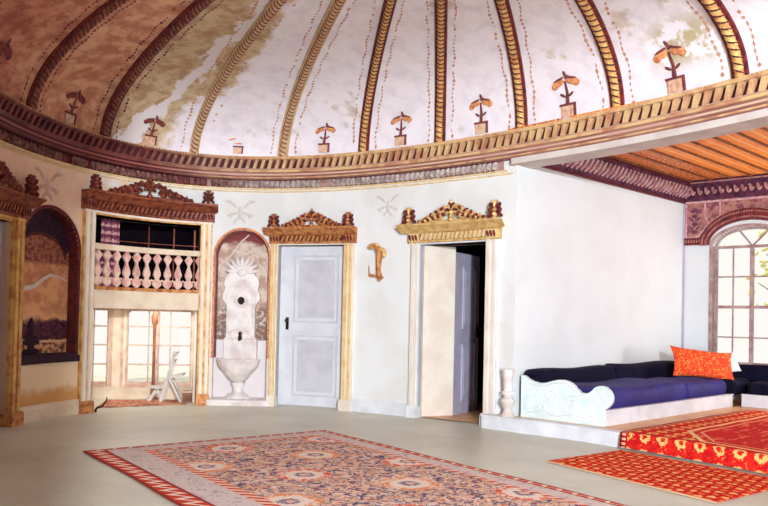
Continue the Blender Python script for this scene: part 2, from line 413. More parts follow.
c = k.mix(tr, c, k.mix(k.step(n2, .4, .6), (92, 78, 76), (140, 116, 104)))
c = k.mix(k.step(z_, 1.0, .985), c, (232, 226, 226))
k.col(c); M['nichepaint'] = k.m
k = NT('painted_spandrel', .8); o = k.co(); n = k.noise(o, 9, 5, .6, 1)
k.col(k.mix(k.step(n, .42, .62), (176, 124, 112), (122, 70, 84))); M['spandrel'] = k.m
M['alccorn'] = simple('alcove_cornice_dark', (112, 58, 84), (66, 34, 64), 10, .6, bump=.2)
M['alcshell'] = simple('alcove_cornice_shell', (222, 186, 186), (186, 130, 140), 12, .6)
M['spandrelred'] = simple('worn_pink_reveal', (206, 160, 144), (150, 84, 80), 7, .8)
k = NT('window_glass', .03, spec=.5); k.b.inputs['Transmission Weight'].default_value = 1; k.b.inputs['IOR'].default_value = 1.02; k.col((250, 250, 248)); M['glass'] = k.m

# ---------------------------------------------------------------- floor and ground
S_L = s_of(3.36)                             # where the left wall ends by the camera's alcove
b = MB(); b.box(-12, 16, -14, 20, -.2, 0); fl = b.build('floor', M['floor'], kind='structure')
# platform of the alcove, front edge following the oval
SX = s_of(-1.0)
ss = list(np.arange(8.02, SX, .08))
def nose(s, z=0.0, d=.12): return W(s, d+.08*min(1, max(0, (9.4-s)/.8)), z)
b = MB(); top = [nose(s, .17) for s in ss]
back = []
for p in top:
    u = (p[0]-A0[0])*DU[0]+(p[1]-A0[1])*DU[1]; v = (p[0]-A0[0])*DV[0]+(p[1]-A0[1])*DV[1]
    back.append(alc((UC+.2+0*u, v, .17)) if v > .02 else alc((.0+max(u, 0)+.05, v, .17)))
n = len(ss)
vs = top+[nose(s, 0) for s in ss]+back
b.add(vs, [(i, i+1, 2*n+i+1, 2*n+i) for i in range(n-1)])
b.build('floor', M['wood'], kind='structure', smooth=False)
b = MB(); b.sweep([[nose(s, .001, .0), nose(s, .001, .12), nose(s, .145, .12), nose(s, .15, .14), nose(s, .172, .14), nose(s, .174, .06), nose(s, .174, .0)] for s in ss])
b.build('trim_5', M['white'], kind='structure')
# ---------------------------------------------------------------- oval wall
TH = -.30; ZT = 3.78
def fr(a, b_, st=.06): 
    n = max(2, int((b_-a)/st)+1); return list(np.linspace(a, b_, n))
NL = (.33, 1.35, .72, 2.21); NF = (3.50, 4.33, .10, 2.29)
def arch(s, n): 
    c = (n[0]+n[1])/2; r = (n[1]-n[0])/2; return n[3]+math.sqrt(max(r*r-(s-c)**2, 0))
b = MB(wall_map)
for (a, e) in ((S_L, -1.05), (.06, NL[0]), (NL[1], 1.60), (3.27, NF[0]), (NF[1], 4.48), (5.57, 6.85), (7.93, SC)):
    b.box(a, e, TH, 0, 0, ZT, .08)
b.box(-1.05, .06, TH, 0, 2.44, ZT, .08); b.box(1.60, 3.27, TH, 0, 2.74, ZT, .08)
b.box(4.48, 5.57, TH, 0, 2.47, ZT, .08); b.box(6.85, 7.93, TH, 0, 2.43, ZT, .08)
b.box(NL[0], NL[1], TH, 0, 0, NL[2], .08); b.box(NF[0], NF[1], TH, 0, 0, NF[2], .08)
for N_ in (NL, NF):
    c = (N_[0]+N_[1])/2; r = (N_[1]-N_[0])/2
    xs = [c-r*math.cos(PI*i/28) for i in range(29)]
    b.strip(xs, lambda s: arch(s, N_), lambda s: ZT, TH, 0)
wall = b.build('wall_back', M['wall'], kind='structure')
b = MB(wall_map)   # the two arched panels between door cases are stained warmer: thin plaster patch below the painting
# niche backs
def niche_back(N_, m, name, z0):
    c = (N_[0]+N_[1])/2; r = (N_[1]-N_[0])/2; xs = [c-r*math.cos(PI*i/28)*1.0 for i in range(29)]
    b = MB(wall_map); nz = 24; uv = []
    vs = []
    for s in xs:
        for j in range(nz):
            z = z0+(arch(s, N_)-z0)*j/(nz-1); vs.append((s, -.16, z)); uv.append((s, z))
    b.add(vs, [(i*nz+j, (i+1)*nz+j, (i+1)*nz+j+1, i*nz+j+1) for i in range(28) for j in range(nz-1)])
    return b.build(name, m, parent=wall, uv=uv)
niche_back(NL, M['landscape'], 'painted_niche_back', NL[2])
niche_back(NF, M['nichepaint'], 'painted_niche_back', NF[2])
def arch_band(N_, w, d0, d1, m, name, z0, par=wall, side=0, inset=0):
    """band following an arched opening"""
    c = (N_[0]+N_[1])/2; r = (N_[1]-N_[0])/2-inset
    path = [(c-r, z0)]+[(c-r*math.cos(PI*i/24), N_[3]+r*math.sin(PI*i/24)) for i in range(25)]+[(c+r, z0)]
    path2 = [(c-r-w, z0)]+[(c-(r+w)*math.cos(PI*i/24), N_[3]+(r+w)*math.sin(PI*i/24)) for i in range(25)]+[(c+r+w, z0)]
    b = MB(wall_map); b.sweep([[(p[0], d0, p[1]), (p[0], d1, p[1]), (q[0], d1, q[1]), (q[0], d0, q[1])] for p, q in zip(path, path2)])
    return b.build(name, m, parent=par)
arch_band(NL, .010, -.16, -.005, M['maroonA'], 'niche_reveal', .80, inset=.012)
arch_band(NF, .010, -.16, -.005, M['spandrelred'], 'niche_reveal', .11, inset=.012)
arch_band(NL, .035, -.02, .012, M['maroonA'], 'niche_edge', .72)
arch_band(NF, .03, -.02, .012, M['paintochre'], 'niche_edge', .72)
# left niche: dark shell head, inner arch line, sill, crack, painted fountain
c = (NL[0]+NL[1])/2
b = MB(wall_map)
for i in range(20):
    a0, a1 = PI*i/20, PI*(i+1)/20
    R, r_ = .51, .36
    b.add([(c-R*math.cos(a0), -.152, 2.21+R*math.sin(a0)), (c-R*math.cos(a1), -.152, 2.21+R*math.sin(a1)), (c-r_*math.cos(a1)*1.15, -.152, 2.13+r_*math.sin(a1)*.75), (c-r_*math.cos(a0)*1.15, -.152, 2.13+r_*math.sin(a0)*.75)], [(0, 1, 2, 3)])
b.build('painted_shell_head', M['shelldark'], parent=wall)
b = MB(wall_map)
b.tube([(c-.43*math.cos(PI*i/20), -.148, 2.08+.30*math.sin(PI*i/20)) for i in range(21)], .012, 6); b.tube([(c-.43, -.148, 1.2), (c-.43, -.148, 2.08)], .010, 6)
b.build('painted_arch_line', M['maroonA'], parent=wall)
b = MB(wall_map); b.box(NL[0]-.05, NL[1]+.03, -.16, .05, .715, .80, .1); b.box(NL[0], NL[1], -.16, .02, .80, .83, .1)
b.build('niche_sill', M['shelldark'], parent=wall)
b = MB(wall_map); pts = [(.36, 1.60), (.55, 1.66), (.75, 1.70), (.90, 1.80), (1.02, 1.86), (1.18, 1.84), (1.30, 1.80)]
for (p, q), w in zip(zip(pts, pts[1:]), (.05, .06, .06, .045, .03, .02)):
    b.add([(p[0], -.145, p[1]-w/2), (q[0], -.145, q[1]-w/2), (q[0], -.145, q[1]+w/2), (p[0], -.145, p[1]+w/2)], [(0, 1, 2, 3)])
b.build('plaster_crack', M['tape'], parent=wall)
b = MB(wall_map)
for z, w in ((.86, .17), (.92, .06), (.98, .16), (1.03, .12), (1.10, .05), (1.18, .07), (1.25, .035)): b.blob((.72, -.148, z), (w, .012, .045))
for k_ in range(14): b.blob((.42+random.uniform(-.06, .07), -.148, 1.25+k_*.025), (.05, .01, .035))
b.build('painted_garden_fountain', M['shelldark'], parent=wall)
k = NT('stained_dado', .85); uvn = k.co('Object'); x = k.sep(uvn); n_ = k.noise(uvn, 6, 5, .6)
k.col(k.mix(k.step(k.math('SUBTRACT', x[2], k.math('MULTIPLY', n_, .35)), .08, -.08), (240, 214, 178), (214, 158, 98))); M['dado'] = k.m
b = MB(wall_map); b.box(.30, 1.39, 0, .006, .2, .71, .08); b.build('stained_dado', M['dado'], parent=None, kind='structure').name = 'trim_6'
# baseboards
def baseboard(a, e, nm, m='white', h=.19):
    b = MB(wall_map); n = max(2, int((e-a)/.08))
    b.sweep([[(s, -.01, .0), (s, .05, 0), (s, .05, h-.05), (s, .035, h-.03), (s, .03, h), (s, -.01, h)] for s in np.linspace(a, e, n)])
    b.build(nm, M[m], kind='structure')
baseboard(.28, 1.40, 'baseboard_left', 'cream', .2); baseboard(5.75, 6.70, 'baseboard_back'); 
# faint painted palmettes on the wall
def palmette(s, z, k=1.0, m='faint'):
    b = MB(wall_map)
    for sg in (-1, 1):
        for j, (dx, dz, L, a) in enumerate(((.10, .10, .09, .75), (.15, .13, .06, .2), (.09, -.03, .08, -.3), (.14, -.06, .045, .5), (.05, -.12, .05, -.9))):
            b.blob((s+sg*dx*k, .004, z+dz*k), (L*k, .004, .020*k), sg*a, 8, 4)
    b.blob((s, .004, z-.02), (.03*k, .004, .1*k), 0, 8, 4)
    b.build('painted_palmette', M[m], parent=wall)
palmette(3.86, 2.98, 1.15); palmette(6.28, 3.02, 1.0); palmette(.75, 3.0, 1.25, 'tape2'); 
# unseen walls and ceiling by the viewpoint, closed in to hold back sky light
e1 = W(S_L)[:2]
b = MB(); b.box(-6.5, .1, -1.1, -.8, 0, 5.2)  # unseen wall, its edge placed to throw the left-hand shadow
b.build('wall_front_blocker', M['wall'], kind='structure', smooth=False)
b = MB(); b.box(e1[0]-.3, e1[0], -.8, e1[1]+.05, 0, 4.2); b.build('wall_left_blocker', M['wall'], kind='structure', smooth=False)

b = MB(); b.box(2.9, 8.5, -1.1, -.8, 0, 5.2); b.box(.1, 2.9, -1.1, -.8, 3.78, 5.2); b.build('wall_front_blocker', M['wall'], kind='structure', smooth=False)  # unseen; opening sized to pass the added lamps and little sky
b = MB(); ye = 10.2
b.box(8.3, 8.6, -1.1, .6, 0, 4); b.box(8.3, 8.6, 3.0, 7.6, 0, 4); b.box(8.3, 8.6, 7.6, ye, 0, 4); b.box(8.3, 8.6, .6, 7.6, 3.1, 4); b.box(8.3, 8.6, .6, 7.6, 0, .7)
b.build('wall_east', M['wall'], kind='structure', smooth=False)
b = MB(); nx_, ny_ = 60, 60
vs = [(-7+15.6*i/nx_, -1.1+12*j/ny_, 3.84) for i in range(nx_+1) for j in range(ny_+1)]
def inside2(p, k_=.06):
    x_, y_ = p[0]-CX, p[1]-CY; c_, s_ = math.cos(PHI), math.sin(PHI); X, Y = x_*c_+y_*s_, -x_*s_+y_*c_
    return (X/(EA+k_))**2+(Y/(EB+k_))**2 < 1
fs = []
for i in range(nx_):
    for j in range(ny_):
        q = (i*(ny_+1)+j, (i+1)*(ny_+1)+j, (i+1)*(ny_+1)+j+1, i*(ny_+1)+j+1)
        if not any(inside2(vs[k_], .02) for k_ in q): fs.append(q)
b.add(vs, fs); o_ = b.build('ceiling_surround', M['wall'], kind='structure', smooth=False); md = o_.modifiers.new('thick', 'SOLIDIFY'); md.thickness = .1; md.offset = 1
# ---------------------------------------------------------------- main cornice (ring)
S0, S1 = s_of(3.6), s_of(-1.7)
def ring(prof, a, e, ds=.1):
    b = MB(wall_map); n = int((e-a)/ds)
    return b.sweep([[(s, d_, z) for d_, z in prof] for s in np.linspace(a, e, n)])
def rot_ring(prof, a, e): return ring(prof, a, e)
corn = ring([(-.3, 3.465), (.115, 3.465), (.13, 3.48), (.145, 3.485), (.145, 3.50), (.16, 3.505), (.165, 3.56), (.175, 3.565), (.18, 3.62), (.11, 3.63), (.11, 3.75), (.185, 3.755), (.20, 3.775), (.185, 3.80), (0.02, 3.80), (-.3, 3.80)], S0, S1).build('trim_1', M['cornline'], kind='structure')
b = ring([(.182, 3.56), (.20, 3.565), (.20, 3.60), (.182, 3.605)], S0, S1); b.sweep([[(s, .14, 3.475), (s, .155, 3.478), (s, .155, 3.495), (s, .14, 3.50)] for s in np.linspace(S0, S1, int((S1-S0)/.1))])
b.sweep([[(s, .188, 3.752), (s, .215, 3.757), (s, .222, 3.78), (s, .215, 3.80), (s, .188, 3.803)] for s in np.linspace(S0, S1, int((S1-S0)/.1))])
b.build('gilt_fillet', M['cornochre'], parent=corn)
# dark recess behind slanted gilt teeth
b = ring([(.08, 3.622), (.14, 3.626), (.14, 3.752), (.08, 3.752)], S0, S1); b.build('dentil_recess', M['recess'], parent=corn)
b = MB(wall_map); s = S0+.05
while s < S1-.1:
    w = .052
    b.add([(s, .12, 3.625), (s+w, .12, 3.625), (s+w, .175, 3.625), (s, .175, 3.625),
           (s+.05, .12, 3.752), (s+.05+w, .12, 3.752), (s+.05+w, .205, 3.752), (s+.05, .205, 3.752)],
          [(0, 1, 2, 3), (4, 5, 6, 7), (0, 1, 5, 4), (1, 2, 6, 5), (2, 3, 7, 6), (3, 0, 4, 7)])
    s += .12
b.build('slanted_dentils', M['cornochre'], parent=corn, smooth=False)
b = MB(wall_map); s = S0+.05
while s < S1-.1:
    b.blob((s, .205, 3.787), (.022, .02, .02), 0, 6, 4); s += .05
b.build('top_beading', M['goldC'], parent=corn)
# carved leaf band and lower beading run only along the wall
b = ring([(-.01, 3.325), (.025, 3.325), (.03, 3.335), (.03, 3.345), (-.01, 3.345)], S0, SC-.15)
b.sweep([[(s, -.01, 3.285), (s, .018, 3.285), (s, .018, 3.30), (s, -.01, 3.30)] for s in np.linspace(S0, SC-.05, 150)])
b.build('plain_bands', M['goldlight'], parent=corn)
b = ring([(-.01, 3.345), (.012, 3.345), (.012, 3.465), (-.01, 3.465)], 3.35, SC-.2); b.build('leaf_band_board', M['leafboard'], parent=corn)
b = MB(wall_map); s = S0+.05; j = 0
while s < SC-.25:
    if random.random() > .06:
        b.blob((s, .045, 3.405), (.038, .045, .062), 0, 8, 5); b.blob((s-.02, .085, 3.38), (.012, .02, .032), .3, 6, 4); b.blob((s+.02, .085, 3.38), (.012, .02, .032), -.3, 6, 4)
        b.blob((s, .095, 3.40), (.010, .02, .045), 0, 6, 4)
    s += .084
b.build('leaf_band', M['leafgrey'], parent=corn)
b = ring([(-.01, 3.345), (.012, 3.345), (.012, 3.465), (-.01, 3.465)], S0, 3.35); b.build('leaf_band_shadow_board', M['marooncarve'], parent=corn)  # left stretch of the board, shade painted in as maroon
b = MB(wall_map); s = S0
while s < SC-.1:
    b.blob((s, .022, 3.293), (.014, .016, .012), 0, 6, 4); s += .045
b.build('lower_beading', M['goldlight'], parent=corn)
# beam over the alcove opening
b = ring([(-.25, 3.385), (.10, 3.385), (.10, 3.405), (-.25, 3.82)], SC-.02, S1)
b.q = []; b.v = []
b.sweep([[(s, -.26, 3.39), (s, .11, 3.39), (s, .11, 3.50), (s, .0, 3.78), (s, -.26, 3.78)] for s in np.linspace(SC-.02, S1, 120)])
b.build('ceiling_beam', M['fascia'], kind='structure')
# ---------------------------------------------------------------- dome
nt, nu = 160, 40
us = [1.55*(j/(nu-1))**1.25 for j in range(nu)]
b = MB(); uv = []; vs = []
ts = [3.9-2*PI*i/nt for i in range(nt+1)]
for t in ts:
    for U in us:
        vs.append(dome(t, U)); uv.append((t, math.sin(U)**(2/DN)))
fs = [(i*nu+j, (i+1)*nu+j, (i+1)*nu+j+1, i*nu+j+1) for i in range(nt) for j in range(nu-1)]
b.add(vs, fs)
dm = b.build('ceiling', M['dome'], uv=uv, kind='structure')
md = dm.modifiers.new('thick', 'SOLIDIFY'); md.thickness = .12
# make the shell grow outwards
me = dm.data; p0 = me.polygons[nu*20]; cen = dm.location + p0.center
nrm_in = (CX-cen[0])*p0.normal[0]+(CY-cen[1])*p0.normal[1]
md.offset = -1 if nrm_in > 0 else 1
RIBS = [3.3, 2.87, 2.47, 2.125, 1.795, 1.415, 1.078, .810, .587, .378, .170, -.047, -.28, -.55, -.85]
for i, t in enumerate(RIBS):
    us_, L = U_len(t); Lm = L[-1]-.35
    def P(h, x, off): return dome_m(t, x, h, off)
    seg = []
    hs = np.arange(0.02, Lm, .08)
    band_w = .085 if i != 5 else .07
    bnd = MB(); bnd.sweep([[P(h, -band_w, .002), P(h, -band_w, .03), P(h, band_w, .03), P(h, band_w, .002)] for h in hs])
    ro = MB(); h0, h1 = .02, Lm
    rr = .05; hs2 = np.arange(h0, h1, .016)
    if i > 11: hs2 = np.arange(h0, h1, .05)
    R = []
    for h in hs2:
        R.append([P(h, rr*(1+.10*math.cos(2*a-h*4*PI/.16))*math.cos(a), .035+rr*.9*(1+.10*math.cos(2*a-h*4*PI/.16))*math.sin(a)) for a in [2*PI*q/10 for q in range(10)]])
    ro.sweep(R)
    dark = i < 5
    gr = MB()
    if i < 12:
        for ph in (0, PI):
            gr.tube([P(h, rr*.98*math.cos(h*2*PI/.16+ph), .035+rr*.95*math.sin(h*2*PI/.16+ph)) for h in np.arange(h0, h1, .02)], .011, 4)
    tanpart = i in (5, 6)
    r0 = bnd.build('ceiling_rib', M['tan'] if tanpart else M['marooncarve'], parent=dm)
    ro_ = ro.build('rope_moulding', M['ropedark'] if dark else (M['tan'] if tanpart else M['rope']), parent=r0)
    if i < 12: gr.build('rope_groove', M['recess'] if not tanpart else M['paintred'], parent=r0)
    # painted vines on either side
    vb = MB()
    for sg in (-1, 1):
        h = .12+random.random()*.1
        while h < Lm-.3:
            if random.random() > (.1 if not (i == 5 and sg == 1) else .75):
                x = sg*(.19+.012*math.sin(h*14)); w = random.uniform(.010, .026); l = random.uniform(.02, .045)
                vb.add([P(h-l, x, .006), P(h, x+w, .006), P(h+l, x, .006), P(h, x-w, .006)], [(0, 1, 2, 3)])
            h += .07
    vb.build('painted_vine', M['paintpink'] if not dark else M['paintred'], parent=dm)
# painted potted palms above the cornice
mids = [(2.31, 1.2, 1), (1.955, 1.0, 1), (1.60, .95, 1), (1.245, .8, 3), (.94, .95, 0), (.70, 1.0, 0), (.478, 1.05, 0), (.272, 1.1, 0), (.06, 1.1, 2), (-.165, 1.1, 0)]
for t, k_, style in mids:
    k_ *= .84; lf = MB(); dk = MB()
    mp = lambda p, t=t: dome_m(t, p[0], max(p[2], 0.0)+.15, .008+p[1])
    lf.f = mp; dk.f = mp
    pd = MB(mp); pd.prism([(-.10*k_, .0), (.10*k_, .0), (.10*k_, .15*k_), (-.10*k_, .15*k_)], 0, .012)
    dk.prism([(-.12*k_, .15*k_), (.12*k_, .15*k_), (.12*k_, .18*k_), (-.12*k_, .18*k_)], 0, .014); dk.prism([(.085*k_, .0), (.12*k_, .0), (.12*k_, .15*k_), (.085*k_, .15*k_)], 0, .014)
    if style != 3:
        dk.tube([(0, .006, .17*k_), (.01*k_, .006, .32*k_), (0, .006, .48*k_)], [.03*k_, .02*k_, .014*k_], 6, .3)
        for sg in (-1, 1):
            lf.blob((sg*.10*k_, .004, .47*k_), (.09*k_, .007, .055*k_), -sg*.25); lf.blob((sg*.16*k_, .004, .43*k_), (.05*k_, .007, .05*k_), 0)
            dk.blob((sg*.09*k_, .007, .515*k_), (.09*k_, .005, .018*k_), -sg*.3); dk.blob((sg*.06*k_, .005, .29*k_), (.05*k_, .007, .018*k_), sg*.6)
        dk.blob((.01, .005, .57*k_), (.022*k_, .006, .06*k_), .3); dk.blob((.03*k_, .005, .53*k_), (.04*k_, .006, .02*k_), .5)
    pd.build('painted_pedestal', M['pedestal'], parent=dm)
    if style == 3: lf.blob((0, .004, .24*k_), (.10*k_, .006, .018*k_)); lf.blob((-.16*k_, .004, .34*k_), (.09*k_, .006, .02*k_), .3)
    o = lf.build('painted_palm', M['paintochre'] if style != 1 else M['paintred'], parent=dm)
    dk.build('painted_palm_outline', M['paintred'], parent=o)

# ---------------------------------------------------------------- carved door cases
def crest(L, R, z, h, mg, mr, par, dk=0.0):
    """pierced cresting of scrolls, leaves and a flower between s=L..R standing on z"""
    c = (L+R)/2; hw = (R-L)/2; y = .12
    g = MB(wall_map); r = MB(wall_map)
    def spiral(cx, cz, r0, turns, a0, sg, rad):
        n = 22; pts = []
        for i in range(n):
            f = i/(n-1); a = a0+sg*turns*2*PI*f; q = r0*(1-.8*f)
            pts.append((cx+q*math.cos(a), y, cz+q*math.sin(a)))
        g.tube(pts, [rad*(1-.45*i/(n-1)) for i in range(n)], 6)
    # centre vase and flower
    g.blob((c, y, z+h*.12), (h*.16, .05, h*.12)); g.blob((c, y, z+h*.30), (h*.06, .04, h*.10)); g.blob((c, y+.01, z+h*.44), (h*.12, .05, h*.12))
    for i in range(7):
        a = PI*(-.1+1.2*i/6); (r if i % 2 else g).blob((c+h*.20*math.cos(a), y, z+h*.50+h*.20*math.sin(a)), (h*.16, .035, h*.07), a)
    g.blob((c, y, z+h*.88), (h*.05, .03, h*.12)); r.blob((c-h*.09, y, z+h*.80), (h*.08, .025, h*.035), -.6+PI); r.blob((c+h*.09, y, z+h*.80), (h*.08, .025, h*.035), .6)
    r.blob((c, y+.04, z+h*.50), (h*.05, .03, h*.05))
    for sg in (-1, 1):
        spiral(c+sg*hw*.30, z+h*.36, h*.20, 1.4, PI/2, -sg, .034); spiral(c+sg*hw*.60, z+h*.20, h*.15, 1.3, PI/2, -sg, .030)
        g.tube([(c+sg*hw*(.12+.86*f), y, z+h*(.60*(1-f)**1.3+.05+.05*math.sin(f*9))) for f in [i/16 for i in range(17)]], [.030*(1-.5*i/16) for i in range(17)], 6)
        g.tube([(c+sg*hw*(.08+.88*f), y, z+.025) for f in [i/10 for i in range(11)]], .022, 6)
        for i in range(10):
            f = (i+.5)/10; zz = z+h*(.62*(1-f)**1.2+.10)
            (r if i % 2 else g).blob((c+sg*hw*(.14+.80*f), y+.012, zz), (h*.15, .04, h*.075), sg*(-.5-1.0*(i % 3-1)))
            (g if i % 2 else r).blob((c+sg*hw*(.18+.74*f), y+.02, z+h*.05+(zz-z)*.45), (h*.12, .035, h*.07), sg*(.7+.8*(i % 2)))
        r.blob((c+sg*hw*.30, y+.03, z+h*.36), (h*.05, .03, h*.05)); r.blob((c+sg*hw*.60, y+.03, z+h*.20), (h*.04, .03, h*.04))
    o = g.build('cresting', mg, parent=par); r.build('cresting_leaves', mr, parent=o)
def finial(s, z, h, mg, mr, par):
    y = .13; g = MB(wall_map); r = MB(wall_map)
    g.blob((s, y, z+h*.06), (h*.16, .06, h*.07)); g.blob((s, y, z+h*.24), (h*.13, .06, h*.13)); g.blob((s, y, z+h*.44), (h*.16, .05, h*.09))
    g.blob((s, y, z+h*.72), (h*.08, .04, h*.22))
    for sg in (-1, 1):
        r.blob((s+sg*h*.24, y, z+h*.40), (h*.19, .045, h*.10), sg*.9); r.blob((s+sg*h*.20, y, z+h*.66), (h*.19, .045, h*.10), sg*.8)
        r.blob((s+sg*h*.30, y, z+h*.20), (h*.16, .045, h*.09), -sg*.7); g.blob((s+sg*h*.12, y, z+h*.86), (h*.09, .03, h*.05), sg*1.0)
    o = g.build('finial', mg, parent=par); r.build('finial_leaves', mr, parent=o)
def door_case(name, o0, o1, p0, p1, ztop, c0, c1, zc0, zc1, mg, mr, mp, mpc, hc, fz=.30, sag=False, twist='teeth'):
    """o0,o1 opening; p0,p1 outer edges of the jamb posts; c0,c1 cornice; zc0..zc1 its height"""
    c = W((o0+o1)/2); root = empty(name, (c[0], c[1], 0), kind='structure')
    zj = zc0
    for a, e in ((p0, o0), (o1, p1)):
        b = MB(wall_map); w = e-a
        b.box(a, e, -.28, .045, 0, zj, .08)
        b.build('door_jamb', mp, parent=root)
        b = MB(wall_map); b.box(a+w*.12, a+w*.40, .045, .075, .14, zj, .08); b.box(a+w*.62, a+w*.88, .045, .066, .14, zj, .08)
        b.build('jamb_moulding', mpc, parent=root)
        b = MB(wall_map); b.box(a-.012, e+.012, -.05, .10, 0, .15, .08); b.box(a-.004, e+.004, 0, .09, .15, .17, .08)
        b.build('plinth_block', mp if mp is not M['goldAframe'] else M['goldB'], parent=root)
    b = MB(wall_map); b.box(o0, o1, -.28, .045, ztop, zj, .08); b.build('door_head', mp, parent=root)
    b = MB(wall_map); b.box(p0, p1, .0, .07, ztop+.02, ztop+.05, .08); b.build('head_moulding', mpc, parent=root)
    # entablature
    H = zc1-zc0
    b = MB(wall_map); n = max(4, int((c1-c0)/.06))
    prof = [(-.02, zc0), (.07, zc0), (.075, zc0+.12*H), (.06, zc0+.14*H), (.06, zc0+.50*H), (.09, zc0+.52*H), (.12, zc0+.58*H), (.15, zc0+.70*H), (.20, zc0+.86*H), (.235, zc0+.90*H), (.235, zc0+H), (-.02, zc0+H)]
    i0, i1 = p0-.03, p1+.03
    def clampx(x, dd): return min(max(x, c0 if dd > .1 else i0), c1 if dd > .1 else i1)
    b.sweep([[(clampx(s, d_), d_, z) for d_, z in prof] for s in np.linspace(c0, c1, n)])
    b.build('entablature', mg, parent=root)
    b = MB(wall_map); b.box(p0, p1, .05, .064, zc0+.15*H, zc0+.50*H, .08); b.build('dentil_recess', M['recess'], parent=root)
    b = MB(wall_map); s = p0+.17; 
    while s < p1-.20:
        b.add([(s, .05, zc0+.15*H), (s+.034, .05, zc0+.15*H), (s+.034, .105, zc0+.15*H), (s, .105, zc0+.15*H),
               (s+.035, .05, zc0+.5*H), (s+.07, .05, zc0+.5*H), (s+.07, .115, zc0+.5*H), (s+.035, .115, zc0+.5*H)],
              [(0, 1, 2, 3), (4, 5, 6, 7), (0, 1, 5, 4), (1, 2, 6, 5), (2, 3, 7, 6), (3, 0, 4, 7)]); s += .072
    for a in (p0-.01, p1-.14):
        b.box(a, a+.15, .05, .12, zc0+.05*H, zc0+.52*H, .08)
    b.build('slanted_dentils', mg if mg is not M['goldC'] else M['goldlight'], parent=root, smooth=False)
    b = MB(wall_map)
    for a in (p0-.01, p1-.14):
        for q in range(3): b.blob((a+.025+.05*q, .12, zc0+.28*H), (.02, .015, .05), .3)
    b.build('corner_rosette', mr, parent=root)
    hw = (c1-c0)/2; cc = (c0+c1)/2
    crest(cc-hw*.66, cc+hw*.66, zc1, hc, mg, mr, root)
    finial(c0+.16, zc1, fz, mg, mr, root); finial(c1-.16, zc1, fz, mg, mr, root)
    return root
def leaf_door(par, x0, x1, z0, z1, m, mp, knob_s, mmap, name='door_leaf', th=.05, d=0, pan=((.14, .86, .07, .47), (.14, .86, .53, .94))):
    b = MB(mmap); b.box(x0, x1, d-th, d, z0, z1, .1)
    o = b.build(name, m, parent=par, bevel=.004)
    b = MB(mmap); w, h = x1-x0, z1-z0
    for (a, e, f, g) in pan:
        X0, X1, Z0, Z1 = x0+w*a, x0+w*e, z0+h*f, z0+h*g
        for q in ((X0, X1, Z0, Z0+.022), (X0, X1, Z1-.022, Z1), (X0, X0+.022, Z0, Z1), (X1-.022, X1, Z0, Z1)):
            b.box(q[0], q[1], d, d+.020, q[2], q[3], .1)
        b.box(X0+.07, X1-.07, d, d+.008, Z0+.07, Z1-.07, .1)
    b.build('door_panel', mp, parent=o)
    kz = z0+.53*h
    b = MB(mmap); b.blob((knob_s, d+.05, kz), (.028, .028, .028)); b.tube([(knob_s, d, kz), (knob_s+.001, d+.05, kz)], .012, 6); b.box(knob_s-.022, knob_s+.022, d, d+.008, kz-.14, kz+.05)
    b.blob((knob_s, d+.015, kz-.09), (.014, .01, .02))
    b.build('door_knob', M['darkmetal'], parent=o)
    return o
d0 = door_case('door_1', -1.05, .06, -1.27, .28, 2.44, -1.45, .42, 2.50, 2.76, M['goldA'], M['maroonA'], M['goldAframe'], M['goldAframe'], .40, .30)
leaf_door(d0, -1.05, .06, .01, 2.44, M['greydoor'], M['greydoor'], -.1, wall_map, d=-.10)
d1 = door_case('door_2', 1.60, 3.27, 1.40, 3.45, 2.74, 1.34, 3.53, 2.79, 3.05, M['goldA'], M['maroonA'], M['goldAframe'], M['creamlight'], .33, .24)
d2 = door_case('door_3', 4.48, 5.57, 4.37, 5.74, 2.47, 4.27, 5.84, 2.49, 2.72, M['goldB'], M['marooncarve'], M['creamlight'], M['goldlight'], .30, .24)
leaf_door(d2, 4.48, 5.57, .01, 2.47, M['bluedoor'], M['bluepanel'], 4.60, wall_map, d=-.13, pan=((.20, .86, .06, .44), (.20, .86, .52, .94)))
d3 = door_case('door_4', 6.85, 7.93, 6.72, 8.12, 2.43, 6.56, 8.28, 2.45, 2.70, M['goldC'], M['marooncarve'], M['white'], M['creamlight'], .32, .27)
# deep reveal, open leaf and dark passage behind door_4
def line_map(p0, p1):
    L = math.hypot(p1[0]-p0[0], p1[1]-p0[1]); dx, dy = (p1[0]-p0[0])/L, (p1[1]-p0[1])/L
    return (lambda p: (p0[0]+p[0]*dx+p[1]*dy, p0[1]+p[0]*dy-p[1]*dx, p[2])), L
f, L = line_map((.56, 10.60), (1.02, 10.80)); b = MB(f); b.box(0, L, -.15, 0, 0, 2.43)
b.build('door_reveal', M['creamlight'], parent=d3)
f, L = line_map((1.02, 10.80), (1.46, 11.50))
leaf_door(d3, 0, L, .01, 2.36, M['greydoor'], M['greydoor'], L-.06, f, pan=((.30, .82, .07, .44), (.30, .82, .52, .92)))
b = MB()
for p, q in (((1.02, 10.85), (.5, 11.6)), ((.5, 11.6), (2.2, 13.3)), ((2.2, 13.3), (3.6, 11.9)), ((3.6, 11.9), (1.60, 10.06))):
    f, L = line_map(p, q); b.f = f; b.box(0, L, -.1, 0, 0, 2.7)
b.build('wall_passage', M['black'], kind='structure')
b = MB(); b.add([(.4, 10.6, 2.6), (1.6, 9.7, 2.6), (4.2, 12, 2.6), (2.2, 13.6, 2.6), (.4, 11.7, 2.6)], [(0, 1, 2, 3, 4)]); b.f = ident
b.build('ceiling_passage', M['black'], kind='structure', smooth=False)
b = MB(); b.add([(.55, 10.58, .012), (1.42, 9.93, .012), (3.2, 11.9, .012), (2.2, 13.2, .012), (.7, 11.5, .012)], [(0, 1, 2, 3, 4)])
b.build('floor_passage', M['wood'], kind='structure', smooth=False)

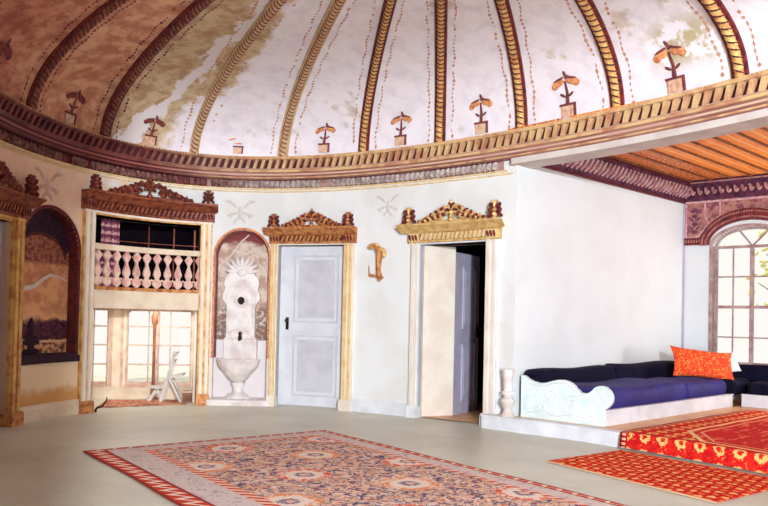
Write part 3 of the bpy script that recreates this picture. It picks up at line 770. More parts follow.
# ---------------------------------------------------------------- vestibule behind door_2
dv = W(2.43)
bal = empty('balcony_parapet', (W(2.43, -.1)[0], W(2.43, -.1)[1], 1.44), 'pinkish white pierced lattice balcony parapet set across the widest doorway', 'balcony parapet')
b = MB(wall_map); b.box(1.60, 3.27, -.22, -.03, 1.44, 1.70, .08); b.build('beam', M['cream'], parent=bal)
b = MB(wall_map); b.box(1.60, 3.27, -.16, -.01, 1.70, 1.75, .08); b.build('bottom_rail', M['goldB'], parent=bal)
b = MB(wall_map); b.box(1.60, 3.27, -.17, -.02, 2.27, 2.35, .08); b.build('top_rail', M['cream'], parent=bal)
M['lattice'] = simple('pinkish_lattice', (232, 196, 178), (206, 150, 140), 9, .6)
nb = 11; pitch = 1.67/nb
for i in range(nb+1):
    s = 1.60+i*pitch
    b = MB(wall_map)
    a_ = max(s-.05, 1.6) ; 
    out = [(-.012, 1.75), (-.062, 1.80), (-.066, 1.84), (-.026, 1.90), (-.052, 1.95), (-.05, 1.99), (-.018, 2.09), (-.018, 2.12), (-.040, 2.16), (-.062, 2.20), (-.02, 2.26), (-.04, 2.28)]
    prof = out+[(-x_, z_) for x_, z_ in out[::-1]]
    prof = [(min(max(s+x_, 1.6), 3.27), z_) for x_, z_ in prof]
    b.prism(prof, -.11, -.07)
    b.build('baluster', M['lattice'], parent=bal)
for i in range(nb):
    s = 1.60+(i+.5)*pitch; b = MB(wall_map)
    hx = lambda z, r: [(s-.6*r, z-r), (s+.6*r, z-r), (s+r, z), (s+.6*r, z+r), (s-.6*r, z+r), (s-r, z)]
    b.prism([(s-pitch*.42, 1.86), (s-.03, 1.845), (s, 1.86), (s+.03, 1.845), (s+pitch*.42, 1.86), (s+pitch*.42, 1.885), (s+.03, 1.872), (s, 1.89), (s-.03, 1.872), (s-pitch*.42, 1.885)], -.10, -.08)
    b.build('lattice_link', M['lattice'], parent=bal)
# dark loft over the vestibule
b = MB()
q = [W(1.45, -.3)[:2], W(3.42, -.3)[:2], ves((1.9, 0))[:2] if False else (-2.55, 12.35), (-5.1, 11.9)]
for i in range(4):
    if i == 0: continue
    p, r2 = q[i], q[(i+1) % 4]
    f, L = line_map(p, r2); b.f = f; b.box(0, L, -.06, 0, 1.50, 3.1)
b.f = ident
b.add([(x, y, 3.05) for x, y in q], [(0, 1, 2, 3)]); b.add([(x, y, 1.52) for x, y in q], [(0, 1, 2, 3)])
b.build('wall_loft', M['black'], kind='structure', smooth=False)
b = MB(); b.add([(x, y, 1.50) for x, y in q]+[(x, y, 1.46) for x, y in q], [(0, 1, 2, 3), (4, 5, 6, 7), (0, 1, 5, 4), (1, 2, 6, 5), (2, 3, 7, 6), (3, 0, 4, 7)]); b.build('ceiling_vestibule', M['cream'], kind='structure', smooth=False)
lc = empty('patterned_curtain', (W(1.95, -.9)[0], W(1.95, -.9)[1], 1.53), 'narrow pinkish patterned hanging in the dark loft behind the lattice parapet', 'curtain')
f, L = line_map(W(1.98, -.38)[:2], W(2.24, -.38)[:2])
b = MB(f); b.sweep([[(x_, .02*math.sin(x_*60), 1.60), (x_, .02*math.sin(x_*60)+.01, 1.60), (x_, .02*math.sin(x_*60)+.01, 2.75), (x_, .02*math.sin(x_*60), 2.75)] for x_ in np.linspace(0, L, 24)])
k = NT('patterned_cloth', .9); o = k.co(); xz = k.sep(o)
cz = k.math('FRACT', k.math('MULTIPLY', xz[2], 9)); k.col(k.mix(k.step(k.math('ADD', cz, k.noise(o, 30, 2)), .8, 1.0), (214, 160, 160), (120, 60, 84))); M['cloth'] = k.m
b.build('cloth', M['cloth'], parent=lc)
b = MB(wall_map)
for s_, w_ in ((2.62, .012), (2.95, .016), (3.22, .02)): b.box(s_-w_/2, s_+w_/2, -.36, -.34, 1.75, 2.70)
b.box(2.2, 3.26, -.36, -.345, 2.44, 2.452, .1)
b.build('loft_glazing_bars', M['goldA'], parent=bal, smooth=False)
# side walls and window wall of the vestibule
b = MB()
for p, r2 in (((-5.05, 11.85), W(1.58, -.28)[:2]), (W(3.29, -.28)[:2], (-2.60, 12.30))):
    f, L = line_map(p, r2); b.f = f; b.box(0, L, -.08, 0, 0, 1.5)
b.build('wall_vestibule', M['creamlight'], kind='structure', smooth=False)
def px(x): return (x-100)*.01615
wv = empty('window_1', ves((.45, 0, .2)), kind='structure')
b = MB(ves)
b.box(px(64), px(122), -.12, -.02, .0, .215); b.box(px(122), px(214), -.12, -.02, 0, .20); b.box(px(64), px(214), -.12, .0, 1.44, 1.50)
b.box(px(105.5), px(122), -.12, .0, .2, 1.46); b.box(px(186), px(216), -.12, -.02, 0, 1.5); b.box(px(60), px(66), -.12, 0, 0, 1.5)
b.build('window_wall', M['cream'], parent=wv, smooth=False)
b = MB(ves); b.box(px(66), px(105), -.04, .05, .195, .235); b.box(px(122), px(186), -.04, .05, .195, .24); b.box(px(107), px(109.5), 0, .03, .2, 1.45); b.box(px(117.5), px(120), 0, .03, .2, 1.45)
b.build('window_sill', M['winframe'], parent=wv, smooth=False)
def casement(x0, x1, cols, rows, z0, z1, par, fn, m, fw=.035, thick=None, mw=.014, mh=.014, d0=-.07, d1=-.03, nm='casement'):
    b = MB(fn)
    b.box(x0, x0+fw, d0, d1, z0, z1); b.box(x1-fw, x1, d0, d1, z0, z1); b.box(x0+fw, x1-fw, d0, d1, z0, z0+fw*1.2); b.box(x0+fw, x1-fw, d0, d1, z1-fw, z1)
    for c_ in cols: b.box(c_[0]-c_[1]/2, c_[0]+c_[1]/2, d0+.008, d1-.004, z0+fw, z1-fw)
    for r_ in rows: b.box(x0+fw, x1-fw, d0+.01, d1-.006, r_[0]-r_[1]/2, r_[0]+r_[1]/2)
    o = b.build(nm, m, parent=par, smooth=False)
    b = MB(fn); b.box(x0+fw*.5, x1-fw*.5, (d0+d1)/2-.002, (d0+d1)/2+.002, z0+fw*.5, z1-fw*.5); b.build('pane', M['glass'], parent=o, smooth=False)
    return o
rows = [(1.16, .024), (.86, .024), (.55, .024)]
M['winlight'] = simple('pale_window_wood', (200, 174, 156), (180, 148, 130), 8, .5)
casement(px(66), px(105.5), [(px(78), .016), (px(91), .016)], rows, .235, 1.44, wv, ves, M['winlight'], .03)
casement(px(122), px(152), [(px(143.5), .02)], rows, .24, 1.44, wv, ves, M['winlight'], .03)
casement(px(152), px(186), [(px(164.5), .02)], rows, .24, 1.44, wv, ves, M['winlight'], .03)
pl = empty('wooden_pole', ves((px(150.5), .12, 0)), 'slim brown turned wooden pole standing before the vestibule window', 'pole')
b = MB(); b.lathe([(.0, .10), (.045, .10), (.045, .12), (.03, .16), (.022, .5), (.024, 1.0), (.026, 1.18), (.05, 1.24), (.055, 1.33), (.035, 1.38), (.025, 1.41), (0, 1.42)], c=ves((px(150.5), .12))[:2] if False else (ves((px(150.5), .12, 0))[0], ves((px(150.5), .12, 0))[1]), n=10)
b.build('pole_shaft', M['brownwood'], parent=pl)
b = MB(); c_ = ves((px(150.5), .12, 0)); b.lathe([(0, 0), (.08, 0), (.08, .03), (.04, .06), (.03, .105), (0, .11)], c=c_[:2], n=12); b.build('pole_foot', M['brownwood'], parent=pl)
# white folding steps/chair in the vestibule
def at(x_, d_, z_): return ves((px(x_)*.975, d_, z_))
fc = empty('folding_chair', at(172, .35, 0), 'white painted folding chair leaning half open in the vestibule doorway', 'chair')
def bar(p, q, w, m, nm, par, t=.02):
    b = MB(); P_, Q_ = np.array(p), np.array(q); d_ = Q_-P_; L = np.linalg.norm(d_); d_ /= L
    a = np.array([VD[0], VD[1], 0]); a = a-d_*(a@d_); a /= np.linalg.norm(a); c__ = np.cross(d_, a)
    R = [[tuple(X+a*w/2*i_+c__*t/2*j_) for i_, j_ in ((-1, -1), (1, -1), (1, 1), (-1, 1))] for X in (P_, Q_)]
    b.sweep(R); return b.build(nm, m, parent=par, smooth=False)
for d_ in (.2, .55):
    bar(at(163, d_, .0), at(176, d_, .80), .045, M['chairwhite'], 'front_leg', fc, .03)
    bar(at(183, d_, .0), at(170, d_, .42), .035, M['chairwhite'], 'rear_leg', fc, .03)
bar(at(175.5, .2, .78), at(175.5, .55, .78), .05, M['chairwhite'], 'back_slat', fc); bar(at(174, .2, .66), at(174, .55, .66), .05, M['chairwhite'], 'back_slat', fc)
b = MB(); sp = [at(165, .18, .36), at(184, .18, .42), at(184, .57, .42), at(165, .57, .36)]
b.add([(x_, y_, z_) for x_, y_, z_ in sp]+[(x_, y_, z_+.03) for x_, y_, z_ in sp], [(0, 1, 2, 3), (4, 5, 6, 7), (0, 1, 5, 4), (1, 2, 6, 5), (2, 3, 7, 6), (3, 0, 4, 7)]); b.build('seat', M['chairwhite'], parent=fc, smooth=False)
tr = empty('trestle', at(157, .4, 0), 'small white crossed wooden trestle beside the folding chair', 'trestle')
bar(at(150, .4, .0), at(160, .4, .24), .05, M['chairwhite'], 'leg', tr, .03); bar(at(164, .4, .0), at(157, .4, .24), .05, M['chairwhite'], 'leg', tr, .03); bar(at(152, .4, .235), at(164, .4, .235), .04, M['chairwhite'], 'crossbar', tr, .05)
bx = empty('wooden_box', at(186, .3, 0), 'low brown wooden box on the vestibule floor by the right jamb', 'box')
b = MB(lambda p: ves((px(181)+p[0]*.14, .2+p[1]*.2, p[2]*.17))); b.box(0, 1, 0, 1, 0, .85); b.build('body', M['brownwood'], parent=bx, smooth=False)
b = MB(lambda p: ves((px(181)+p[0]*.14, .2+p[1]*.2, p[2]*.17))); b.box(-.05, 1.05, -.05, 1.05, .85, 1); b.build('lid', M['winframe'], parent=bx, smooth=False)
b = MB(); mq = [(-4.10, 10.80), (-4.30, 11.75), (-3.25, 11.95), (-2.98, 11.50)]
b.add([(x_, y_, .004) for x_, y_ in mq]+[(x_, y_, .018) for x_, y_ in mq], [(0, 1, 2, 3), (4, 5, 6, 7), (0, 1, 5, 4), (1, 2, 6, 5), (2, 3, 7, 6), (3, 0, 4, 7)])
tag(b.build('door_mat', M['mat'], smooth=False), 'worn reddish brown woven mat on the vestibule floor', 'mat')
b = MB(); hp = W(1.63, .10, .10); b.tube([(hp[0], hp[1], .01), (hp[0]+.02, hp[1], .06), (hp[0]+.10, hp[1], .09), (hp[0]+.15, hp[1], .16), (hp[0]+.16, hp[1], .22)], [.022, .016, .013, .011, .006], 6)
tag(b.build('door_hook', M['darkmetal']), 'curved dark iron hook at the foot of the left jamb of the wide doorway', 'hook')

# ---------------------------------------------------------------- wall fountain
FS = 3.90
ft = empty('wall_fountain', W(FS, .1, 0), 'white marble wall fountain with palmette top and footed basin in the arched niche', 'fountain')
b = MB(wall_map)
half = [(.25, .62), (.25, 1.0), (.215, 1.05), (.215, 1.5), (.235, 1.56), (.285, 1.62), (.28, 1.72), (.245, 1.78), (.27, 1.86), (.25, 1.96), (.20, 2.00), (.17, 2.10), (.12, 2.13), (.0, 2.16)]
prof = [(FS-x_, z_) for x_, z_ in half]+[(FS+x_, z_) for x_, z_ in half[::-1][1:]]
b.prism(prof, -.155, -.06); bp = b.build('backplate', M['marble'], parent=ft, bevel=.008)
b = MB(wall_map)
for i in range(9):
    a = PI*(.06+.88*i/8); r_ = .20+.06*math.sin(a)
    b.blob((FS+r_*.72*math.cos(a), -.06, 2.03+r_*.72*math.sin(a)), (.115, .03, .032), a)
b.blob((FS, -.05, 2.04), (.08, .04, .06)); b.build('palmette', M['marble'], parent=bp)
b = MB(wall_map)
for r_, rd in ((.17, .016), (.205, .012)):
    b.tube([(FS-r_, -.058, 1.25)]+[(FS-r_*math.cos(PI*i/16), -.058, 1.72+r_*math.sin(PI*i/16)) for i in range(17)]+[(FS+r_, -.058, 1.25)], rd, 6)
for sg in (-1, 1):
    b.tube([(FS+sg*(.07+.06*math.sin(i*.5)), -.055, 1.15+i*.035) for i in range(10)], .010, 6)
    b.blob((FS+sg*.10, -.055, 1.85), (.06, .015, .02), sg*.8); b.blob((FS+sg*.13, -.055, 1.12), (.05, .015, .02), -sg*.6)
b.tube([(FS-.2, -.058, 1.02), (FS+.2, -.058, 1.02)], .014, 6)
b.build('relief_carving', M['marble'], parent=bp)
b = MB(wall_map); b.tube([(FS+.085*math.cos(a), -.055, 1.61+.10*math.sin(a)) for a in [2*PI*i/20 for i in range(21)]], .018, 6); b.build('oval_frame', M['marble'], parent=bp)
b = MB(wall_map); b.blob((FS, -.058, 1.61), (.075, .012, .09), 0, 16, 8); b.build('oval_medallion', M['hole'], parent=bp)
b = MB(wall_map); b.blob((FS, -.05, 1.09), (.03, .02, .04)); b.tube([(FS, -.06, 1.02), (FS, .0, 1.03), (FS, .04, 1.00)], [.028, .022, .018], 8); b.blob((FS, -.03, 1.03), (.035, .03, .045)); b.build('spout', M['darkmetal'], parent=ft)
def wl(prof, c, fl=1.0):
    b = MB(wall_map); n = 28
    b.grid(lambda i, j: (FS+prof[j][0]*math.cos(2*PI*i/n), c+fl*prof[j][0]*math.sin(2*PI*i/n), prof[j][1]), n, len(prof), cu=True); return b
wl([(.0, .34), (.05, .36), (.12, .38), (.17, .43), (.22, .50), (.27, .545), (.275, .56), (.30, .575), (.325, .63), (.335, .68), (.345, .69), (.345, .71), (.30, .71), (.27, .64), (.15, .58), (0, .57)], .06, .6).build('basin', M['marble'], parent=ft)
wl([(0, .105), (.19, .105), (.19, .13), (.15, .16), (.09, .20), (.075, .26), (.10, .31), (.12, .345), (.05, .37), (0, .37)], .04, .62).build('pedestal', M['marble'], parent=ft)
b = MB(wall_map); b.sweep([[(s_, -.15, .0), (s_, .10+.06*math.sin(PI*(s_-3.42)/.98), 0), (s_, .10+.06*math.sin(PI*(s_-3.42)/.98), .085), (s_, .06+.06*math.sin(PI*(s_-3.42)/.98), .105), (s_, -.15, .105)] for s_ in np.linspace(3.42, 4.40, 20)])
b.build('plinth', M['marble'], parent=ft)
b = MB(wall_map)
for pts in ([(3.52, 2.10), (3.70, 2.28), (3.86, 2.52), (3.98, 2.64)], [(3.74, 2.40), (3.95, 2.34), (4.08, 2.40), (4.22, 2.30)], [(3.55, 2.26), (3.68, 2.18), (3.72, 2.02), (3.56, 1.98)], [(4.08, 2.38), (4.13, 2.2), (4.24, 2.06), (4.26, 1.9)]):
    for p, q in zip(pts, pts[1:]):
        w = .009; b.tube([(p[0], -.157, p[1]), (q[0], -.157, q[1])], w, 4, .3)
b.build('plaster_crack', M['tape'], parent=wall)
arch_band((NF[0], NF[1], 0, NF[3]), .03, -.16, -.12, M['marooncarve'], 'painted_arch_border', .72, inset=.045)
# gilt bracket on the wall between doors
gb = empty('gilt_wall_bracket', W(6.18, 0, 1.95), 'carved gilt bracket shaped like a drooping leaf on white wall between two doors', 'wall bracket')
b = MB(wall_map); b.tube([(6.20, .06, 1.98), (6.17, .05, 2.08), (6.18, .06, 2.20), (6.20, .07, 2.32), (6.17, .09, 2.40), (6.10, .10, 2.44)], [.045, .035, .042, .052, .05, .03], 8); b.build('stem', M['goldB'], parent=gb)
b = MB(wall_map); b.blob((6.10, .09, 2.43), (.11, .04, .045), .12); b.blob((6.24, .08, 2.37), (.08, .05, .04), -.4); b.blob((6.28, .08, 2.31), (.04, .04, .05)); b.build('leaf', M['goldC'], parent=gb)
b = MB(wall_map)
for x_, z_ in ((6.14, 1.99), (6.22, 1.97), (6.18, 1.94), (6.08, 2.0), (6.03, 2.01)): b.blob((x_, .04, z_), (.035, .03, .025))
b.tube([(6.04, .03, 2.0), (6.0, .03, 2.05), (5.99, .02, 2.15)], .008, 6); b.build('scroll', M['goldB'], parent=gb)

# ---------------------------------------------------------------- alcove shell
b = MB(alc); b.box(.005, UC+.3, -.2, 0, 0, 3.86); b.build('wall_right', M['wall_alcove'], kind='structure', smooth=False)
WL = 4.2; WC, WH = 1.06, .575
def archz(m): return 2.70+.30*math.sqrt(max(1-((m-WC)/WH)**2, 0))
b = MB(win); b.box(-.3, WC-WH, -.30, 0, 0, 3.86); b.box(WC+WH, WL, -.30, 0, 0, 3.86); b.box(WC-WH, WC+WH, -.30, 0, 0, .72)
xs = [WC-WH*math.cos(PI*i/28) for i in range(29)]
b.strip(xs, archz, lambda m: 3.86, -.30, 0)
wr = b.build('wall_window', M['wall_alcove'], kind='structure')
# ceiling boards
def cpt(u, v): return alc((u, v, 3.80))
b = MB(); uv = []; vs = []; nv_, nu_ = 46, 30
for i in range(nv_):
    v_ = i*.155
    for j in range(nu_):
        u_ = -3.2+(UC+.2+3.2)*j/(nu_-1); vs.append(cpt(u_, v_-.05)); uv.append((u_, v_))
# keep only cells outside the dome's footprint
def inside(p):
    x_, y_ = p[0]-CX, p[1]-CY; c_, s_ = math.cos(PHI), math.sin(PHI); X, Y = x_*c_+y_*s_, -x_*s_+y_*c_
    return (X/(EA+.1))**2+(Y/(EB+.1))**2 < 1
fs = []
for i in range(nv_-1):
    for j in range(nu_-1):
        q = (i*nu_+j, (i+1)*nu_+j, (i+1)*nu_+j+1, i*nu_+j+1)
        if not all(inside(vs[k_]) for k_ in q): fs.append(q)
b.add(vs, fs); ca = b.build('ceiling_alcove', M['ceil'], uv=uv, kind='structure', smooth=False)
md = ca.modifiers.new('thick', 'SOLIDIFY'); md.thickness = .04; md.offset = 1
# board battens as real strips
b = MB(alc)
i = 0
while .155+i*.31 < 5.4:
    v_ = .155+i*.31+.05; u0_ = next(q for q in np.arange(-4, 4, .05) if not inside(alc((q, v_, 0)))); b.box(u0_, UC, v_-.014, v_+.014, 3.775, 3.80); i += 1
def keep(b_):
    pass
b.build('ceiling_batten', M['brownwood'], parent=ca, smooth=False)
# alcove cornice: left wall and window wall
def alc_cornice(fn, a, e, name, sgn=1, shells='lean'):
    b = MB(fn); b.sweep([[(x_, 0, 3.46), (x_, sgn*.03, 3.47), (x_, sgn*.04, 3.53), (x_, sgn*.05, 3.54), (x_, sgn*.14, 3.72), (x_, sgn*.17, 3.73), (x_, sgn*.17, 3.80), (x_, 0, 3.80)] for x_ in (a, e)])
    o = b.build(name, M['alccorn'], kind='structure', smooth=False)
    b = MB(fn); x_ = a+.05
    while x_ < e-.04:
        if shells == 'lean': b.tube([(x_, sgn*.05, 3.53), (x_+.02, sgn*.12, 3.60), (x_+.06, sgn*.16, 3.70)], [.022, .03, .022], 7)
        else:
            b.blob((x_, sgn*.10, 3.63), (.028, .03, .075), .2); b.blob((x_+.04, sgn*.12, 3.59), (.022, .02, .04), -.5)
        x_ += .115
    b.build('shell_moulding', M['alcshell'], parent=o)
    b = MB(fn); b.box(a, e, 0, sgn*.05, 3.445, 3.465); b.box(a, e, 0, sgn*.185, 3.745, 3.765); b.build('fillet', M['alcshell'] if shells != 'lean' else M['marooncarve'], parent=o, smooth=False)
alc_cornice(alc, .30, UC, 'trim_2'); alc_cornice(win, .0, WL, 'trim_3', shells='up')
# corner post
b = MB(win); b.box(.0, .03, 0, .03, .7, 3.46); b.box(-.02, .0, 0, .0, 0, 0); b.build('trim_4', M['greydoor'], kind='structure', smooth=False)
# painted spandrel above the arched window
b = MB(win); xs2 = [.03]+[WC-(WH+.20)*math.cos(PI*i/30) for i in range(31)]+[2.09]
def outer(m):
    q = 1-((m-WC)/(WH+.20))**2; return 2.74+.56*math.sqrt(q) if q > 0 else 2.82
b.strip(xs2, lambda m: max(outer(m), 2.82), lambda m: 3.45, 0, .02); b.build('painted_spandrel', M['spandrel'], parent=wr)
b = MB(win)
def lineb(pts, w=.014):
    for p, q in zip(pts, pts[1:]): b.tube([(p[0], .022, p[1]), (q[0], .022, q[1])], w, 5, .4)
lineb([(.05, 3.42), (.05, 2.86), (.24, 2.86), (.42, 3.06), (.36, 3.22), (.36, 3.42)]); lineb([(.42, 3.06), (.60, 3.20), (.60, 3.42)]); lineb([(.05, 3.44), (2.0, 3.44)], .01)
b.build('spandrel_lines', M['alcshell'], parent=wr)
b = MB(win)
for z_ in (2.95, 3.08, 3.22, 3.32): b.blob((.19, .022, z_), (.05, .006, .035)); 
for sg in (-1, 1):
    for z_ in (3.0, 3.15, 3.28): b.blob((.19+sg*.055, .022, z_+.02), (.05, .006, .015), sg*.7)
b.build('painted_vase', M['alccorn'], parent=wr)
# mouldings round the arch
def arch_ring(r0, r1, d0, d1, m, nm, zb=.70, z_top_add=(0, 0), zs=2.70):
    b = MB(win); N_ = 30
    def path(r, add): return [(WC-(WH+r), zb)]+[(WC-(WH+r)*math.cos(PI*i/N_), zs+(.30+r*.9+add)*math.sin(PI*i/N_)) for i in range(N_+1)]+[(WC+(WH+r), zb)]
    b.sweep([[(p[0], d0, p[1]), (p[0], d1, p[1]), (q[0], d1, q[1]), (q[0], d0, q[1])] for p, q in zip(path(r0, z_top_add[0]), path(r1, z_top_add[1]))])
    return b.build(nm, m, parent=wr)
arch_ring(-.0, .045, -.2, .03, M['archframe'], 'arch_frame')
b = MB(win)
for (r0, r1, m_) in ((.06, .20, None),):
    N_ = 40
    def pt(r, i): return (WC-(WH+r)*math.cos(PI*i/N_), 2.72+(.30+r*1.35)*math.sin(PI*i/N_))
    R = []
    for i in range(N_+1):
        p, q = pt(r0, i), pt(r1, i); R.append([(p[0], .0, p[1]), (p[0], .04, p[1]), (q[0], .07, q[1]), (q[0], .0, q[1])])
    b.sweep(R)
b.box(.03, WC-WH-.06, 0, .05, 2.73, 2.85); b.box(WC+WH+.06, 2.09, 0, .05, 2.73, 2.85)
ar = b.build('arch_moulding', M['marooncarve'], parent=wr)
b = MB(win)
for i in range(0, 61):
    a = PI*i/60
    for r in (.10, .165): b.blob((WC-(WH+r)*math.cos(a), .06, 2.72+(.30+r*1.35)*math.sin(a)), (.017, .02, .017), 0, 6, 4)
for x_ in np.arange(.06, WC-WH-.08, .045): b.blob((x_, .055, 2.79), (.016, .015, .03), 0, 6, 4)
b.build('arch_beading', M['spandrel'], parent=ar)
w2 = empty('window_2', win((WC, -.15, .72)), kind='structure')
MF = M['archframe']
b = MB(win)
x0, x1 = WC-WH, WC+WH
for q in ((x0, x0+.04, .74, 2.70), (x1-.04, x1, .74, 2.70)): b.box(q[0], q[1], -.17, -.11, q[2], q[3])
for z_, w_ in ((.76, .05), (1.19, .022), (1.69, .05), (2.19, .022), (2.685, .045)): b.box(x0, x1, -.17, -.12, z_-w_/2, z_+w_/2)
b.box(WC-.028, WC+.028, -.17, -.11, .74, 2.70)
for x_ in (WC-.29, WC+.29): b.box(x_-.009, x_+.009, -.16, -.125, .74, 2.70)
for x_ in (WC-.21, WC+.26): b.tube([(WC, -.14, 2.69), (x_, -.14, archz(x_)-.01)], .016, 6)
b.strip([WC-WH*math.cos(PI*i/24) for i in range(25)], lambda m: archz(m)-.035, lambda m: archz(m), -.17, -.11)
b.build('window_frame', MF, parent=w2, smooth=False)
b = MB(win); b.strip([WC-WH*math.cos(PI*i/24) for i in range(25)], lambda m: .74, archz, -.145, -.141); b.build('pane', M['glass'], parent=w2)
b = MB(win); b.box(x0-.02, x1+.02, -.2, .06, .70, .74); b.build('window_sill', M['white'], parent=w2)

# ---------------------------------------------------------------- divans
dvn = empty('divan_frame', alc((1.8, .6, .17)), 'long white divan base with scroll carved end panel along the blank alcove wall', 'divan')
PA, PB = np.array([.02, 0.]), np.array([.12, 1.23]); Dp = (PB-PA)/np.linalg.norm(PB-PA)
def pan(p): return alc((PA[0]+Dp[0]*p[0]+Dp[1]*p[1], PA[1]+Dp[1]*p[0]-Dp[0]*p[1], p[2]))
outl = [(0.10, .17), (.10, .70), (.142, .695), (.20, .66), (.27, .632), (.36, .618), (.445, .625), (.53, .653), (.611, .674), (.69, .679), (.747, .668), (.80, .648), (.841, .62), (.865, .585), (.89, .575), (.915, .55), (.948, .54), (.99, .54), (1.03, .55), (1.07, .58), (1.10, .615), (1.152, .64), (1.20, .645), (1.252, .632), (1.30, .59), (1.322, .545), (1.33, .50), (1.32, .455), (1.29, .41), (1.25, .375), (1.215, .355), (1.215, .31), (1.24, .26), (1.23, .17)]
b = MB(pan); b.prism(outl, 0, .07); ep_ = b.build('end_panel', M['panelwhite'], parent=dvn, bevel=.006)
b = MB(pan)
def rel(pts, r=.010): b.tube([(x_, -.001, z_) for x_, z_ in pts], r, 6)
rel([(x_, z_-.035) for x_, z_ in outl[3:14]]); 
for cx_, cz_, r0, tn, a0, sg in ((.30, .50, .07, 1.2, 0, 1), (.55, .45, .09, 1.3, PI, -1), (.82, .42, .09, 1.3, 0, 1), (1.18, .52, .075, 1.4, -1, 1), (.42, .33, .06, 1.0, 2, 1), (.70, .32, .05, 1.0, 1, -1)):
    rel([(cx_+r0*(1-.8*i/20)*math.cos(a0+sg*tn*2*PI*i/20), cz_+r0*(1-.8*i/20)*math.sin(a0+sg*tn*2*PI*i/20)) for i in range(21)], .009)
rel([(.20, .24), (.40, .27), (.60, .23), (.80, .27), (1.0, .24), (1.14, .30)], .009)
b.build('scroll_relief', M['white'], parent=ep_)
b = MB(alc); b.box(.16, 3.75, 1.19, 1.23, .172, .345); b.box(.16, 3.75, 1.17, 1.245, .345, .36); b.box(.16, 3.72, .02, 1.19, .172, .32)
b.build('front_board', M['white'], parent=dvn, smooth=False)
dw = empty('divan_frame', win((1.8, .5, .17)), 'low white divan base under the arched window', 'divan')
UW = UC-3.75
b = MB(win); b.box(1.22, 3.9, UW-.05, UW-.01, .172, .345); b.box(1.22, 3.9, UW-.06, UW+.005, .345, .36); b.box(1.25, 3.9, .02, UW-.05, .172, .32); b.build('front_board', M['white'], parent=dw, smooth=False)
def cushion(name, fn, x0, x1, y0, y1, z0, z1, m, label, cat, group=None, r=.06, sag=.012):
    """upholstered box with rounded edges and a slightly uneven face"""
    b = MB(fn); n = 22; prof = []
    for cx_, cz_, a0 in ((y1-r, z1-r, 0), (y0+r, z1-r, PI/2), (y0+r, z0+r, PI), (y1-r, z0+r, 1.5*PI)):
        for k_ in range(5):
            a = a0+PI/2*k_/4; prof.append((cx_+r*math.cos(a), cz_+r*math.sin(a)))
    R = []
    ph = random.random()*6
    for i in range(n+1):
        f = i/n; e_ = min(f, 1-f)*(x1-x0); q = 1 if e_ > r else (.80+.20*math.sqrt(max(0, 1-(1-e_/r)**2)))
        cy_, cz_ = (y0+y1)/2, (z0+z1)/2
        R.append([(x0+(x1-x0)*f, cy_+(y_-cy_)*q, cz_+(z_-cz_)*q+(sag*math.sin(f*9+ph) if z_ > cz_ else 0)) for y_, z_ in prof])
    b.sweep(R); return tag(b.build(name, m), label, cat, group)
cushion('seat_cushion', alc, .17, 2.35, .34, 1.21, .325, .60, M['blueseat'], 'blue violet velvet seat cushion next to the scroll carved white end panel', 'cushion', 'seat cushions on the divans', r=.10)
cushion('seat_cushion', alc, 2.37, 3.72, .34, 1.18, .325, .575, M['blueseat'], 'blue violet velvet seat cushion beneath the orange brocade pillow', 'cushion', 'seat cushions on the divans', r=.10)
cushion('back_cushion', alc, .12, 2.0, .02, .32, .325, .765, M['navy'], 'dark navy back cushion nearest the white end panel along the blank wall', 'cushion', r=.07, sag=.01)
cushion('back_cushion', alc, 2.02, 4.60, .02, .32, .325, .785, M['navy'], 'dark navy back cushion running into the alcove corner behind the pillow', 'cushion', r=.07, sag=.012)
cushion('seat_cushion', win, 1.28, 2.6, .26, UW-.03, .325, .53, M['navy'], 'dark navy seat cushion below the arched window at the right edge', 'cushion', 'seat cushions on the divans', r=.08)
cushion('back_cushion', win, .40, 2.6, .03, .25, .50, .76, M['navy'], 'dark navy back cushion against the arched window wall', 'cushion', r=.06)
cushion('corner_cushion', alc, 3.74, 4.40, .33, 1.25, .325, .565, M['navy'], 'dark navy square corner cushion between the two divans', 'cushion', r=.08)
# pillow
def pillow(name, ctr, w, h, yaw, tilt, roll, m, label, th=.14):
    b = MB(); n = 18; ca_, sa_ = math.cos(yaw), math.sin(yaw)
    def f(i, j, sg):
        a, c_ = -1+2*i/n, -1+2*j/n
        pin = 1-.10*(1-abs(c_)**2)*abs(a)**6; pin2 = 1-.14*(1-a*a)*abs(c_)**6
        x_ = a*w/2*pin; z_ = c_*h/2*pin2; t_ = th/2*max(0, (1-a**4)*(1-c_**4))**.45*sg
        x_, z_ = x_*math.cos(roll)-z_*math.sin(roll), x_*math.sin(roll)+z_*math.cos(roll)
        y_ = t_*math.cos(tilt)+z_*math.sin(tilt); z_ = z_*math.cos(tilt)-t_*math.sin(tilt)
        return (ctr[0]+x_*ca_-y_*sa_, ctr[1]+x_*sa_+y_*ca_, ctr[2]+z_)
    for sg in (-1, 1): b.grid(lambda i, j: f(i, j, sg), n+1, n+1)
    o = b.build(name, m, ang=70); return tag(o, label, 'pillow')
pc = alc((3.56, .86, .79)); pillow('brocade_pillow', pc, 1.13, .47, .30, .30, -.10, M['pillow'], 'orange red brocade pillow propped on the blue seat in the alcove corner')
pc = alc((4.05, 1.00, .78)); pillow('white_pillow', pc, .42, .32, .1, .3, .25, M['white'], 'small white pillow peeping out behind the orange brocade one', .10)
